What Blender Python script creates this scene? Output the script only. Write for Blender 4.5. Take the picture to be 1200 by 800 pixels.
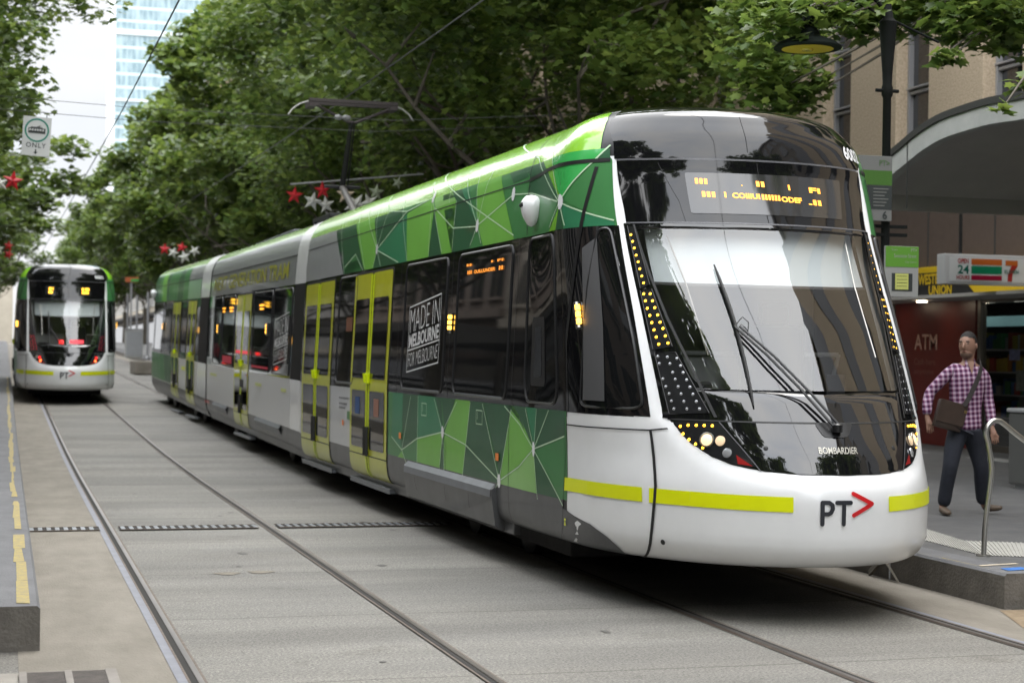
import bpy, bmesh, math, random
from mathutils import Vector, Matrix
import numpy as np
R=math.radians; PI=math.pi
for o in list(bpy.data.objects): bpy.data.objects.remove(o)
SC=bpy.context.scene; COL=SC.collection
# ------------------------------------------------------------------ camera
cam_d=bpy.data.cameras.new('camera'); cam=bpy.data.objects.new('camera',cam_d); COL.objects.link(cam); SC.camera=cam
cam_d.sensor_width=36; cam_d.lens=36*2031/1200; cam_d.clip_start=.1; cam_d.clip_end=3000
cam_d.shift_y=15/1200
th=math.atan(595/2031)
cam.matrix_world=Matrix.Translation((0,0,1.8))@Matrix.Rotation(-th,4,'Z')@Matrix.Rotation(PI/2,4,'X')@Matrix.Rotation(.0136,4,'Z')
cam_d.dof.use_dof=True; cam_d.dof.focus_distance=12.2; cam_d.dof.aperture_fstop=2.9
# ------------------------------------------------------------------ world (bright overcast) and sun
W=bpy.data.worlds.new('World'); SC.world=W; W.use_nodes=True
nt=W.node_tree; nt.nodes.clear()
def nd(t,loc=None,**kw):
    n=nt.nodes.new(t)
    for k,v in kw.items(): setattr(n,k,v)
    return n
out=nd('ShaderNodeOutputWorld'); bg=nd('ShaderNodeBackground'); bg.inputs['Strength'].default_value=.1
SUN_EL,SUN_ROT=R(64),R(38)
sky=nd('ShaderNodeTexSky',sky_type='NISHITA',sun_disc=False,sun_elevation=SUN_EL,sun_rotation=SUN_ROT)
hsv=nd('ShaderNodeHueSaturation'); hsv.inputs['Saturation'].default_value=.35
tc=nd('ShaderNodeTexCoord'); sep=nd('ShaderNodeSeparateXYZ'); mp=nd('ShaderNodeMapping'); mp.inputs['Scale'].default_value=(1,1,2.6)
nz=nd('ShaderNodeTexNoise'); nz.inputs['Scale'].default_value=2.4; nz.inputs['Detail'].default_value=7; nz.inputs['Roughness'].default_value=.55
rmp=nd('ShaderNodeValToRGB'); rmp.color_ramp.elements[0].position=.33; rmp.color_ramp.elements[0].color=(.80,.84,.91,1); rmp.color_ramp.elements[1].position=.62; rmp.color_ramp.elements[1].color=(1.0,1.0,1.0,1)
gr=nd('ShaderNodeMapRange'); gr.inputs['From Min'].default_value=.20; gr.inputs['From Max'].default_value=.34; gr.inputs['To Min'].default_value=9.3; gr.inputs['To Max'].default_value=50
mul=nd('ShaderNodeVectorMath',operation='SCALE'); mx=nd('ShaderNodeMix',data_type='RGBA'); mx.inputs[0].default_value=.9
L=nt.links.new
L(tc.outputs['Generated'],sep.inputs[0]); L(tc.outputs['Generated'],mp.inputs[0]); L(mp.outputs[0],nz.inputs['Vector']); L(nz.outputs['Fac'],rmp.inputs[0])
L(sep.outputs['Z'],gr.inputs['Value']); L(rmp.outputs[0],mul.inputs[0]); L(gr.outputs[0],mul.inputs['Scale'])
L(sky.outputs[0],hsv.inputs['Color']); L(hsv.outputs[0],mx.inputs[6]); L(mul.outputs[0],mx.inputs[7]); L(mx.outputs[2],bg.inputs['Color']); L(bg.outputs[0],out.inputs[0])
sd=bpy.data.lights.new('sun','SUN'); sd.energy=.9; sd.angle=R(22); sd.color=(1,.96,.9)
sun=bpy.data.objects.new('sun',sd); COL.objects.link(sun)
sdir=Vector((math.sin(SUN_ROT)*math.cos(SUN_EL),math.cos(SUN_ROT)*math.cos(SUN_EL),math.sin(SUN_EL)))
sun.rotation_euler=sdir.to_track_quat('Z','Y').to_euler(); sun.location=(0,0,40)
SC.view_settings.view_transform='Standard'; SC.view_settings.look='None'; SC.view_settings.exposure=.28; SC.view_settings.gamma=1
SC.render.engine='CYCLES'
# ------------------------------------------------------------------ materials
MATS={}
def mat(name,col,rough=.5,metal=0,spec=.5,vary=0,vscale=6,vcol=None,bump=0,bscale=60,emit=0,coat=0,stretch=(1,1,1),detail=5,trans=0,ior=None,coords='Object'):
    if name in MATS: return MATS[name]
    m=bpy.data.materials.new(name); m.use_nodes=True; t=m.node_tree; b=t.nodes['Principled BSDF']
    b.inputs['Base Color'].default_value=(*col,1); b.inputs['Roughness'].default_value=rough; b.inputs['Metallic'].default_value=metal
    b.inputs['Specular IOR Level'].default_value=spec; b.inputs['Coat Weight'].default_value=coat; b.inputs['Coat Roughness'].default_value=.03
    if ior: b.inputs['IOR'].default_value=ior
    if trans: b.inputs['Transmission Weight'].default_value=trans
    c=None
    if vary or bump or vcol:
        c=t.nodes.new('ShaderNodeTexCoord'); mpn=t.nodes.new('ShaderNodeMapping'); mpn.inputs['Scale'].default_value=stretch; t.links.new(c.outputs[coords],mpn.inputs[0])
    if vary or vcol:
        n=t.nodes.new('ShaderNodeTexNoise'); n.inputs['Scale'].default_value=vscale; n.inputs['Detail'].default_value=detail; n.inputs['Roughness'].default_value=.65
        t.links.new(mpn.outputs[0],n.inputs['Vector'])
        r=t.nodes.new('ShaderNodeValToRGB'); r.color_ramp.elements[0].position=.3; r.color_ramp.elements[1].position=.7
        c2=vcol if vcol else tuple(min(1,x*(1+vary)) for x in col); c1=col if vcol else tuple(x*(1-vary) for x in col)
        r.color_ramp.elements[0].color=(*c1,1); r.color_ramp.elements[1].color=(*c2,1)
        t.links.new(n.outputs['Fac'],r.inputs[0]); t.links.new(r.outputs[0],b.inputs['Base Color'])
    if bump:
        n=t.nodes.new('ShaderNodeTexNoise'); n.inputs['Scale'].default_value=bscale; n.inputs['Detail'].default_value=6
        bp=t.nodes.new('ShaderNodeBump'); bp.inputs['Strength'].default_value=bump; bp.inputs['Distance'].default_value=.02
        t.links.new(mpn.outputs[0],n.inputs['Vector']); t.links.new(n.outputs['Fac'],bp.inputs['Height']); t.links.new(bp.outputs[0],b.inputs['Normal'])
    if emit:
        b.inputs['Emission Color'].default_value=(*col,1); b.inputs['Emission Strength'].default_value=emit
    MATS[name]=m; return m
def glass_mat(name,tint,clear,rough=.01,spec=.8):
    """pane: part see-through, part tinted, glossy"""
    m=bpy.data.materials.new(name); m.use_nodes=True; t=m.node_tree; b=t.nodes['Principled BSDF']; o=t.nodes['Material Output']
    t.nodes.remove(b); tr=t.nodes.new('ShaderNodeBsdfTransparent'); tr.inputs[0].default_value=(clear,clear*1.0,clear*.99,1)
    gl=t.nodes.new('ShaderNodeBsdfGlossy'); gl.inputs['Roughness'].default_value=rough; gl.inputs[0].default_value=(1,1,1,1)
    lw=t.nodes.new('ShaderNodeLayerWeight'); lw.inputs['Blend'].default_value=.5
    pw=t.nodes.new('ShaderNodeMath'); pw.operation='POWER'; pw.inputs[1].default_value=5; t.links.new(lw.outputs['Facing'],pw.inputs[0])
    fr=t.nodes.new('ShaderNodeMath'); fr.operation='MULTIPLY_ADD'; f0=((.45+spec*.6)/(2.45+spec*.6))**2; fr.inputs[1].default_value=1-f0; fr.inputs[2].default_value=f0; t.links.new(pw.outputs[0],fr.inputs[0]); mx=t.nodes.new('ShaderNodeMixShader')
    t.links.new(fr.outputs[0],mx.inputs[0]); t.links.new(tr.outputs[0],mx.inputs[1]); t.links.new(gl.outputs[0],mx.inputs[2]); t.links.new(mx.outputs[0],o.inputs[0])
    MATS[name]=m; return m
# ------------------------------------------------------------------ object helpers
def link(o,parent=None):
    COL.objects.link(o)
    if parent is not None: o.parent=parent
    return o
def mesh(name,verts,faces,m,parent=None,smooth=False,mi=None,loc=(0,0,0),rot=(0,0,0)):
    me=bpy.data.meshes.new(name); me.from_pydata([tuple(v) for v in verts],[],[tuple(f) for f in faces])
    ms=m if isinstance(m,(list,tuple)) else [m]
    for x in ms: me.materials.append(x)
    if mi is not None: me.polygons.foreach_set('material_index',mi)
    if smooth: me.polygons.foreach_set('use_smooth',[True]*len(me.polygons))
    me.update(); o=bpy.data.objects.new(name,me); o.location=loc; o.rotation_euler=rot
    return link(o,parent)
def tag(o,label,cat,group=None,kind=None):
    if label: o['label']=label
    if cat: o['category']=cat
    if group: o['group']=group
    if kind: o['kind']=kind
    return o
def struct(o): o['kind']='structure'; return o
def empty(name,loc=(0,0,0),rot=(0,0,0)):
    o=bpy.data.objects.new(name,None); o.location=loc; o.rotation_euler=rot; o.empty_display_size=.2; return link(o)
class MB:
    """collects solids into one mesh"""
    def __init__(s): s.v=[];s.f=[];s.mi=[];s.k=0
    def add(s,v,f):
        n=len(s.v); s.v+= [tuple(x) for x in v]; s.f+=[tuple(i+n for i in q) for q in f]; s.mi+=[s.k]*len(f); return s
    def box(s,x0,x1,y0,y1,z0,z1,bev=0,M=None):
        if bev<=0:
            v=[(x,y,z) for z in (z0,z1) for y in (y0,y1) for x in (x0,x1)]
            f=[(0,2,3,1),(4,5,7,6),(0,1,5,4),(1,3,7,5),(3,2,6,7),(2,0,4,6)]
        else:
            bm=bmesh.new(); bmesh.ops.create_cube(bm,size=1)
            for q in bm.verts: q.co=Vector(((x0+x1)/2+q.co.x*(x1-x0),(y0+y1)/2+q.co.y*(y1-y0),(z0+z1)/2+q.co.z*(z1-z0)))
            bmesh.ops.bevel(bm,geom=bm.edges[:],offset=bev,segments=2,profile=.6,affect='EDGES')
            bm.verts.index_update(); v=[tuple(q.co) for q in bm.verts]; f=[[q.index for q in g.verts] for g in bm.faces]; bm.free()
        if M is not None: v=[tuple(M@Vector(p)) for p in v]
        return s.add(v,f)
    def tube(s,pts,r,n=8,cap=True):
        pts=[Vector(p) for p in pts]; rr=r if isinstance(r,(list,tuple)) else [r]*len(pts)
        rings=[];up=None
        for i,p in enumerate(pts):
            d=(pts[min(i+1,len(pts)-1)]-pts[max(i-1,0)]).normalized()
            if up is None: up=Vector((0,0,1)) if abs(d.z)<.9 else Vector((1,0,0))
            a=d.cross(up).normalized(); b=a.cross(d).normalized(); up=b
            rings.append([p+(a*math.cos(2*PI*k/n)+b*math.sin(2*PI*k/n))*rr[i] for k in range(n)])
        v=[q for g in rings for q in g]; f=[]
        for i in range(len(pts)-1):
            for k in range(n): f.append((i*n+k,i*n+(k+1)%n,(i+1)*n+(k+1)%n,(i+1)*n+k))
        if cap: f+= [tuple(range(n-1,-1,-1)),tuple(range(len(v)-n,len(v)))]
        return s.add(v,f)
    def lathe(s,prof,c=(0,0,0),n=24,M=None):
        v=[];f=[]
        for r,z in prof:
            for k in range(n): v.append(Vector((c[0]+r*math.cos(2*PI*k/n),c[1]+r*math.sin(2*PI*k/n),c[2]+z)))
        for i in range(len(prof)-1):
            for k in range(n): f.append((i*n+k,i*n+(k+1)%n,(i+1)*n+(k+1)%n,(i+1)*n+k))
        f+=[tuple(range(n-1,-1,-1)),tuple(range(len(v)-n,len(v)))]
        if M is not None: v=[M@p for p in v]
        return s.add(v,f)
    def prism(s,poly,a0,a1,axis='x'):
        """extrude polygon (2d) between a0 and a1 along axis"""
        def pt(p,a): return {'x':(a,p[0],p[1]),'y':(p[0],a,p[1]),'z':(p[0],p[1],a)}[axis]
        n=len(poly); v=[pt(p,a0) for p in poly]+[pt(p,a1) for p in poly]
        f=[tuple(range(n-1,-1,-1)),tuple(range(n,2*n))]+[(i,(i+1)%n,n+(i+1)%n,n+i) for i in range(n)]
        return s.add(v,f)
    def ob(s,name,m,parent=None,smooth=False,loc=(0,0,0),rot=(0,0,0)):
        o=mesh(name,s.v,s.f,m,parent,smooth,s.mi,loc,rot)
        bm=bmesh.new(); bm.from_mesh(o.data); bmesh.ops.recalc_face_normals(bm,faces=bm.faces[:]); bm.to_mesh(o.data); bm.free()
        if smooth: smooth_by_angle(o)
        return o
def smooth_by_angle(o,a=35):
    me=o.data; me.polygons.foreach_set('use_smooth',[True]*len(me.polygons))
    try: me.set_sharp_from_angle(angle=R(a))
    except Exception: pass
def copy_tree(o,parent=None):
    c=o.copy(); COL.objects.link(c); c.parent=parent
    if parent is not None: c.matrix_parent_inverse=o.matrix_parent_inverse.copy()
    for ch in [x for x in bpy.data.objects if x.parent==o]: copy_tree(ch,c)
    return c
_font_cache={}
def text_tris(s,bold=0,spacing=1.0):
    """flat triangulated text normalised to its own box: returns verts 0..1, faces, aspect"""
    k=(s,bold,spacing)
    if k in _font_cache: return _font_cache[k]
    cu=bpy.data.curves.new('txt','FONT'); cu.body=s; cu.size=1; cu.offset=bold; cu.space_character=spacing; cu.resolution_u=3
    o=bpy.data.objects.new('txt',cu); COL.objects.link(o)
    dg=bpy.context.evaluated_depsgraph_get(); me=bpy.data.meshes.new_from_object(o.evaluated_get(dg))
    v=[tuple(q.co) for q in me.vertices]; f=[tuple(p.vertices) for p in me.polygons]
    bpy.data.objects.remove(o); bpy.data.curves.remove(cu); bpy.data.meshes.remove(me)
    x0=min(a[0] for a in v);x1=max(a[0] for a in v);y0=min(a[1] for a in v);y1=max(a[1] for a in v)
    v=[((a[0]-x0)/(x1-x0),(a[1]-y0)/(y1-y0)) for a in v]
    _font_cache[k]=(v,f,(x1-x0)/(y1-y0)); return _font_cache[k]
def text_plane(name,s,org,ux,uz,w,h,m,parent,bold=0,thick=.002,spacing=1.0):
    """text on a flat face; org = lower left, ux / uz unit directions"""
    v,f,a=text_tris(s,bold,spacing); ux=Vector(ux);uz=Vector(uz);o=Vector(org)
    V=[o+ux*(p[0]*w)+uz*(p[1]*h) for p in v]
    return mesh(name,V,f,m,parent)
def gz(Y):
    """street level: flat at the stop, climbing slowly further off"""
    if Y<22: return 0
    if Y<34: return .00069*(Y-22)**2
    if Y<150: return .0994+.0165*(Y-34)
    return .0994+.0165*116+.004*(min(Y,500)-150)
def sheet(name,x0,x1,y0,y1,dz,m,step=3.,parent=None,nx=1):
    ys=[y0];
    while ys[-1]<y1-1e-6: ys.append(min(ys[-1]+(step if ys[-1]<60 else step*4),y1))
    xs=[x0+(x1-x0)*i/nx for i in range(nx+1)]
    v=[(x,y,gz(y)+dz) for y in ys for x in xs]; n=nx+1
    f=[(j*n+i,j*n+i+1,(j+1)*n+i+1,(j+1)*n+i) for j in range(len(ys)-1) for i in range(nx)]
    return mesh(name,v,f,m,parent)
TACT1=[(8.28,15.17),(7.86,13.07),(7.43,12.07),(7.62,13.96)]
TACT2=[(7.86,13.07),(8.38,12.78),(7.8,11.89),(7.43,12.07)]
TWIGS=[(9.88,15.5,5.42,0.8),(9.89,16.0,5.41,0.55),(9.73,16.4,5.55,0.55),(9.5,16.8,5.57,0.5),(9.24,17.0,5.63,0.45),(8.94,17.2,5.57,0.35),(8.62,17.4,5.68,0.6),(8.31,17.6,5.71,0.6),(9.9,15.6,5.15,0.35),(9.74,16.0,5.26,0.3),(9.41,16.2,5.31,0.28),(9.01,17.2,5.39,0.22),(9.07,15.4,4.85,0.16),(8.9,15.4,4.79,0.14),(8.45,13.5,4.04,0.1),(9.65,15.5,5.29,0.5),(9.09,14.2,4.41,0.18),(8.13,18.0,5.74,0.6)]
BARA= (5.045, 32.0, 4.892) ;BARB= (7.574, 32.0, 5.188)
STARS= [(5.127, 32.0, 4.689, 0.173, 4, 'r', 'red star lantern at the left end of the garland behind the pantograph'), (5.464, 32.0, 4.591, 0.189, 14, 'w', 'white star lantern between the two red ones, left of the pantograph arm'), (5.653, 32.0, 4.805, 0.173, -4, 'r', 'red star lantern just left of the pantograph arm'), (5.721, 32.0, 4.537, 0.173, -8, 'w', 'lower white star lantern beside the pantograph arm'), (6.051, 31.8, 4.724, 0.188, 0, 'c', 'cream star lantern right of the pantograph arm'), (6.384, 32.5, 4.601, 0.24, 30, 'w', 'pale star lantern lying flat above the tram roof'), (6.674, 32.0, 4.813, 0.158, 5, 'g', 'pale green star lantern above the tram roof'), (6.628, 32.4, 4.635, 0.207, -25, 'w', 'white star lantern tucked behind the green roof edge'), (7.081, 32.0, 5.007, 0.126, 20, 'g', 'small pale green star lantern at the right end of the bar'), (5.199, 60.0, 5.214, 0.207, 3, 'r', 'red star lantern far off, above the rear section of the long tram'), (5.487, 60.0, 5.107, 0.207, 20, 'w', 'first distant white star lantern above the rear section'), (5.772, 60.0, 5.29, 0.207, 10, 'r', 'second distant red star lantern, nearly hidden in leaves'), (5.863, 60.0, 4.972, 0.236, -15, 'w', 'lowest distant white star lantern above the rear section'), (6.206, 60.0, 5.186, 0.207, 40, 'w', 'rightmost distant white star lantern, seen edge on'), (0.099, 30.0, 4.567, 0.177, 8, 'r', 'large red star lantern near the left edge below the road sign'), (-0.104, 30.0, 4.516, 0.148, -12, 'w', 'white star lantern cut by the left edge of the picture'), (0.088, 58.0, 5.062, 0.171, 5, 'r', 'small red star lantern over the distant tram at left'), (0.091, 58.0, 4.788, 0.171, 20, 'r', 'lower small red star lantern over the distant tram'), (-0.226, 58.0, 4.943, 0.2, 0, 'w', 'small white star lantern at the left edge')]
POLES= [(6.32, 95), (7.17, 100), (6.85, 88)]
UBOX= (6.46, 92, 1.36) ;USIGN= (7.57, 110, 5.95) ;UPLANT= (5.65, 74, 0.76)
EXTRA=[(7.03,14.8,5.0,0.3),(7.34,14.9,5.09,0.28),(7.51,14.8,5.0,0.16),(6.86,15.0,4.97,0.3),(7.84,15.0,5.17,0.25)]
# livery drawing in the tram's own skin coordinates (lengthwise parameter, height)
UPPER=[["d",[[-10.23,3.36],[-9.47,2.765],[-10.71,2.765],[-11.49,3.36]]],["m",[[-10.66,2.851],[-10.04,2.981],[-9.62,2.765],[-10.63,2.765]]],["l",[[-9.19,3.36],[-8.84,2.976],[-8.99,2.765],[-9.48,2.765],[-10.24,3.36]]],["d",[[-7.78,3.36],[-7.51,3.299],[-8.84,2.976],[-9.19,3.36]]],["t",[[-8.84,2.976],[-7.5,3.292],[-7.31,2.765],[-7.85,2.765]]],["d",[[-8.83,2.969],[-7.79,2.765],[-8.99,2.765]]],["m",[[-6.58,3.36],[-7.51,3.299],[-7.78,3.36]]],["l",[[-7.5,3.287],[-6.49,3.36],[-6.42,3.36],[-6.32,3.25],[-6.38,2.765],[-7.31,2.765]]],["d",[[-6.32,3.25],[-5.87,2.765],[-6.37,2.765]]],["p",[[-5.69,3.36],[-5.48,3.262],[-6.27,3.247],[-6.41,3.36]]],["l",[[-6.29,3.248],[-5.48,3.262],[-5.46,2.765],[-5.86,2.765]]],["d",[[-5.35,3.36],[-4.59,2.973],[-4.84,2.765],[-5.48,2.765],[-6.05,3.36]]],["t",[[-5.09,3.36],[-4.59,2.964],[-5.35,3.36]]],["m",[[-4.79,3.36],[-4.59,2.964],[-5.09,3.36]]],["l",[[-4.02,3.36],[-3.43,2.768],[-3.83,2.765],[-4.38,2.765],[-4.59,2.954],[-4.79,3.36]]],["m",[[-4.59,2.954],[-4.39,2.765],[-4.84,2.765]]],["d",[[-3.32,3.36],[-3.16,3.273],[-3.58,3.253],[-3.77,3.36]]],["m",[[-3.58,3.253],[-3.16,3.264],[-3.04,2.769],[-3.43,2.768]]],["d",[[-2.53,3.36],[-2.05,3.271],[-3.12,3.274],[-3.36,3.36]]],["d",[[-3.12,3.274],[-2.05,3.271],[-0.99,3.0],[-3.12,3.106]]],["y",[[-1.8,3.36],[-0.98,3.015],[-2.05,3.271],[-2.53,3.36]]],["b",[[-0.65,3.36],[-0.72,3.272],[-0.94,3.01],[-0.98,3.015],[-1.8,3.36]]],["d",[[-0.63,3.36],[-0.62,3.271],[-0.71,3.271],[-0.65,3.36]]],["m",[[-0.72,3.248],[-0.62,3.255],[-0.6,2.778],[-0.61,2.802],[-0.94,2.986]]],["t",[[-0.94,2.962],[-0.61,2.791],[-0.61,2.765],[-0.94,2.765],[-0.98,2.959]]],["m",[[-3.12,3.106],[-1.11,2.989],[-1.62,2.765],[-3.06,2.765]]],["y",[[-1.01,2.938],[-1.22,2.765],[-1.64,2.765]]],["d",[[-0.98,2.936],[-0.95,2.765],[-1.22,2.765]]]]
LOWER=[["t",[[-7.17,1.375],[-7.2,0.794],[-7.66,0.899],[-7.64,1.375]]],["d",[[-6.49,1.375],[-6.52,0.935],[-7.18,0.791],[-7.17,1.375]]],["t",[[-5.81,1.375],[-5.51,1.092],[-5.51,1.048],[-6.52,0.935],[-6.49,1.375]]],["d",[[-5.56,1.375],[-5.5,1.103],[-5.81,1.375]]],["m",[[-7.18,0.791],[-6.52,0.935],[-6.52,0.7],[-7.1,0.7]]],["l",[[-7.18,0.774],[-7.09,0.7],[-7.37,0.7]]],["l",[[-6.52,0.935],[-5.49,1.048],[-5.59,0.7],[-6.52,0.7]]],["d",[[-5.04,1.375],[-5.43,1.086],[-5.55,1.375]]],["l",[[-4.53,1.375],[-4.66,0.973],[-5.43,1.044],[-5.03,1.375]]],["l",[[-5.43,1.028],[-4.66,0.964],[-4.76,0.7],[-5.42,0.7]]],["d",[[-5.49,1.006],[-5.44,0.7],[-5.58,0.7]]],["d",[[-4.1,1.375],[-3.58,0.738],[-4.66,0.973],[-4.53,1.375]]],["d",[[-4.66,0.964],[-3.58,0.721],[-3.6,0.7],[-4.76,0.7]]],["d",[[-3.25,1.375],[-3.55,0.749],[-4.09,1.375]]],["l",[[-3.21,1.375],[-2.42,1.057],[-3.55,0.74],[-3.25,1.375]]],["p",[[-2.42,1.041],[-2.29,0.7],[-3.56,0.7],[-3.55,0.723]]],["d",[[-2.74,1.375],[-2.42,1.065],[-3.37,1.375]]],["t",[[-2.31,1.375],[-2.38,1.066],[-2.74,1.375]]],["d",[[-1.87,1.375],[-2.38,1.066],[-2.31,1.375]]],["d",[[-1.22,1.375],[-1.25,1.188],[-2.34,1.048],[-1.87,1.375]]],["m",[[-2.3,1.045],[-1.26,1.183],[-1.31,0.7],[-1.43,0.7]]],["d",[[-2.38,1.034],[-1.44,0.7],[-2.28,0.7]]]]
SEAMS=[[[-10.04,2.981],[-10.66,2.851]],[[-10.04,2.981],[-9.55,2.767]],[[-11.26,3.504],[-10.65,2.764]],[[-10.28,3.52],[-9.43,2.773]],[[-9.82,3.534],[-8.84,2.976]],[[-9.14,3.528],[-8.84,2.976],[-9.01,2.767]],[[-8.84,2.976],[-8.48,3.383],[-9.02,3.602]],[[-8.84,2.976],[-7.52,3.31],[-6.43,3.37],[-6.85,3.564]],[[-8.83,2.964],[-7.71,2.775]],[[-8.83,2.964],[-8.59,2.771]],[[-7.89,3.538],[-7.31,2.777]],[[-6.43,3.37],[-6.38,2.773]],[[-6.43,3.37],[-5.85,2.785]],[[-6.27,3.247],[-5.48,2.998],[-4.6,2.955]],[[-5.82,3.558],[-5.73,3.254]],[[-5.45,3.26],[-5.45,2.783]],[[-5.38,3.544],[-4.61,2.964]],[[-4.83,3.488],[-4.61,2.964]],[[-4.36,3.451],[-4.61,2.964],[-3.54,3.155],[-1.09,2.987]],[[-4.61,2.964],[-4.82,2.79]],[[-4.6,2.955],[-4.45,2.792]],[[-7.23,3.767],[-3.44,2.802]],[[-8.48,3.383],[-7.52,3.31]],[[-0.99,2.979],[-4.53,3.735]],[[-0.99,2.979],[-2.25,3.571]],[[-0.99,2.979],[-0.71,3.271],[-0.63,3.384]],[[-0.99,2.979],[-0.61,2.802]],[[-0.99,2.979],[-0.93,2.788]],[[-0.99,2.979],[-1.61,2.797]],[[-7.66,0.899],[-7.18,0.784],[-6.52,0.935],[-5.51,1.048],[-4.66,0.973],[-3.57,0.725],[-2.42,1.046],[-1.26,1.183]],[[-5.84,1.36],[-5.49,1.054]],[[-4.99,1.354],[-5.49,1.054]],[[-4.12,1.363],[-3.57,0.725]],[[-3.44,1.363],[-2.42,1.049],[-1.31,0.654]],[[-2.76,1.366],[-2.4,1.049]],[[-2.3,1.37],[-2.4,1.049]],[[-1.83,1.369],[-2.4,1.049]],[[-6.81,1.358],[-7.18,0.784]],[[-6.49,1.367],[-6.51,0.658]],[[-5.49,1.048],[-5.61,0.658]],[[-5.49,1.048],[-5.42,0.662]],[[-4.52,1.361],[-4.76,0.671]],[[-3.24,1.345],[-3.57,0.725]],[[-3.57,0.725],[-3.73,0.622]],[[-2.42,1.046],[-2.24,0.653]],[[-7.18,0.784],[-6.98,0.659]]]
NODES=[[-8.84,2.976],[-4.61,2.961],[-0.99,2.979],[-5.49,1.048],[-3.57,0.725],[-2.4,1.046],[-6.43,3.37],[-3.54,3.159]]
LEDS_PTS=[[-0.505,1.322],[-0.478,1.332],[-0.451,1.334],[-0.425,1.335],[-0.399,1.335],[-0.501,1.271],[-0.485,1.235],[-0.467,1.206],[-0.446,1.183]]
D1_PTS=[[-0.546,2.697],[-0.543,2.646],[-0.541,2.596],[-0.539,2.542],[-0.536,2.492],[-0.535,2.44],[-0.533,2.386],[-0.532,2.335]]
D2_PTS=[[-0.541,2.254],[-0.515,2.254],[-0.54,2.203],[-0.512,2.203],[-0.539,2.148],[-0.509,2.153],[-0.535,2.096],[-0.504,2.1],[-0.533,2.044],[-0.501,2.048],[-0.53,1.992],[-0.495,2.003],[-0.527,1.941],[-0.492,1.95],[-0.523,1.89],[-0.488,1.899]]
D3_PTS=[[-0.536,1.802],[-0.501,1.799],[-0.468,1.79],[-0.536,1.751],[-0.497,1.752],[-0.461,1.739],[-0.494,1.692],[-0.457,1.692],[-0.534,1.645],[-0.49,1.644],[-0.451,1.642],[-0.529,1.591],[-0.485,1.593],[-0.445,1.593],[-0.522,1.543],[-0.48,1.544],[-0.44,1.544],[-0.519,1.492],[-0.476,1.493],[-0.434,1.495],[-0.516,1.439],[-0.471,1.442],[-0.429,1.445]]
# ------------------------------------------------------------------ palette
M_white=mat('white_paint',(.86,.865,.87),.26,coat=.45,vary=.045,vscale=1.6,detail=9)
M_lgrey=mat('light_grey_paint',(.33,.34,.35),.3,coat=.4,vary=.05,vscale=4)
M_dgrey=mat('dark_grey_skirt',(.075,.077,.08),.38,vary=.25,vscale=3,coat=.2,bump=.02)
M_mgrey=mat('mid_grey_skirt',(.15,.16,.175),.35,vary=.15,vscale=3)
M_black=mat('gloss_black_panel',(.006,.006,.007),.035,spec=.85,coat=.12)
M_dome=mat('black_roof_cap',(.006,.006,.007),.05,spec=.5)
M_satin=mat('satin_black',(.012,.012,.013),.35)
M_rubber=mat('rubber',(.018,.018,.018),.6)
M_under=mat('underframe',(.02,.019,.018),.8,vary=.4,vscale=8)
M_lime=mat('lime_green_paint',(.25,.56,.035),.22,coat=.7,vary=.03)
GREEN={'d':mat('facet_forest',(.022,.095,.04),.35,spec=.35,coat=.15,vary=.12,vscale=1.5),'m':mat('facet_mid',(.05,.20,.06),.35,spec=.35,coat=.15,vary=.08,vscale=1.5),
'l':mat('facet_leaf',(.16,.42,.06),.35,spec=.35,coat=.15,vary=.08,vscale=1.5),'t':mat('facet_teal',(.03,.19,.085),.35,spec=.35,coat=.15,vary=.1,vscale=1.5),
'p':mat('facet_pale',(.24,.48,.14),.35,spec=.35,coat=.15,vary=.08,vscale=1.5),'y':mat('facet_lime',(.20,.50,.04),.22,coat=.6),'b':mat('facet_bright',(.045,.42,.09),.22,coat=.6)}
M_line=mat('seam_line',(.50,.68,.46),.3)
M_yel=mat('fluoro_yellow',(.80,.86,.0),.35,vary=.02)
M_dooryel=mat('door_yellow',(.50,.52,.015),.3,vary=.06,coat=.4)
M_doorbright=mat('door_edge_yellow',(.62,.76,.0),.4)
M_win=mat('side_glass',(.007,.0075,.008),.025,spec=.45)
M_wframe=mat('window_gasket',(.02,.02,.021),.3,spec=.6)
M_amber=mat('amber_led',(1,.50,.03),.3,emit=4.5)
M_amber2=mat('amber_text',(1,.40,.05),.3,emit=1.9)
M_warm=mat('warm_lamp',(1,.80,.5),.2,emit=5)
M_red=mat('red_paint',(.62,.015,.02),.35)
M_redled=mat('red_led',(1,.02,.02),.3,emit=1.6)
M_clearled=mat('clear_led',(.55,.56,.58),.15,metal=.6)
M_housing=mat('lamp_housing',(.018,.018,.020),.12,spec=.8)
M_steel=mat('brushed_steel',(.50,.49,.46),.28,metal=1,vary=.1,vscale=30,stretch=(1,1,.05))
M_dmetal=mat('dark_metal',(.03,.03,.03),.45,metal=.4,vary=.2)
M_text=mat('white_lettering',(.62,.62,.62),.4)
M_logo=mat('logo_dark',(.025,.027,.035),.35)
M_glasswind=glass_mat('windscreen_glass',(.004,.004,.005),.82,.012,.70)
M_clearlens=glass_mat('clear_lens',(.05,.05,.05),.75,.02,.8)
M_cabin=mat('cab_lining',(.40,.41,.41),.6,vary=.04)
M_blind=mat('roller_blind',(.62,.68,.70),.7)
M_cabdark=mat('cab_dark',(.025,.025,.027),.6)
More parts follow.
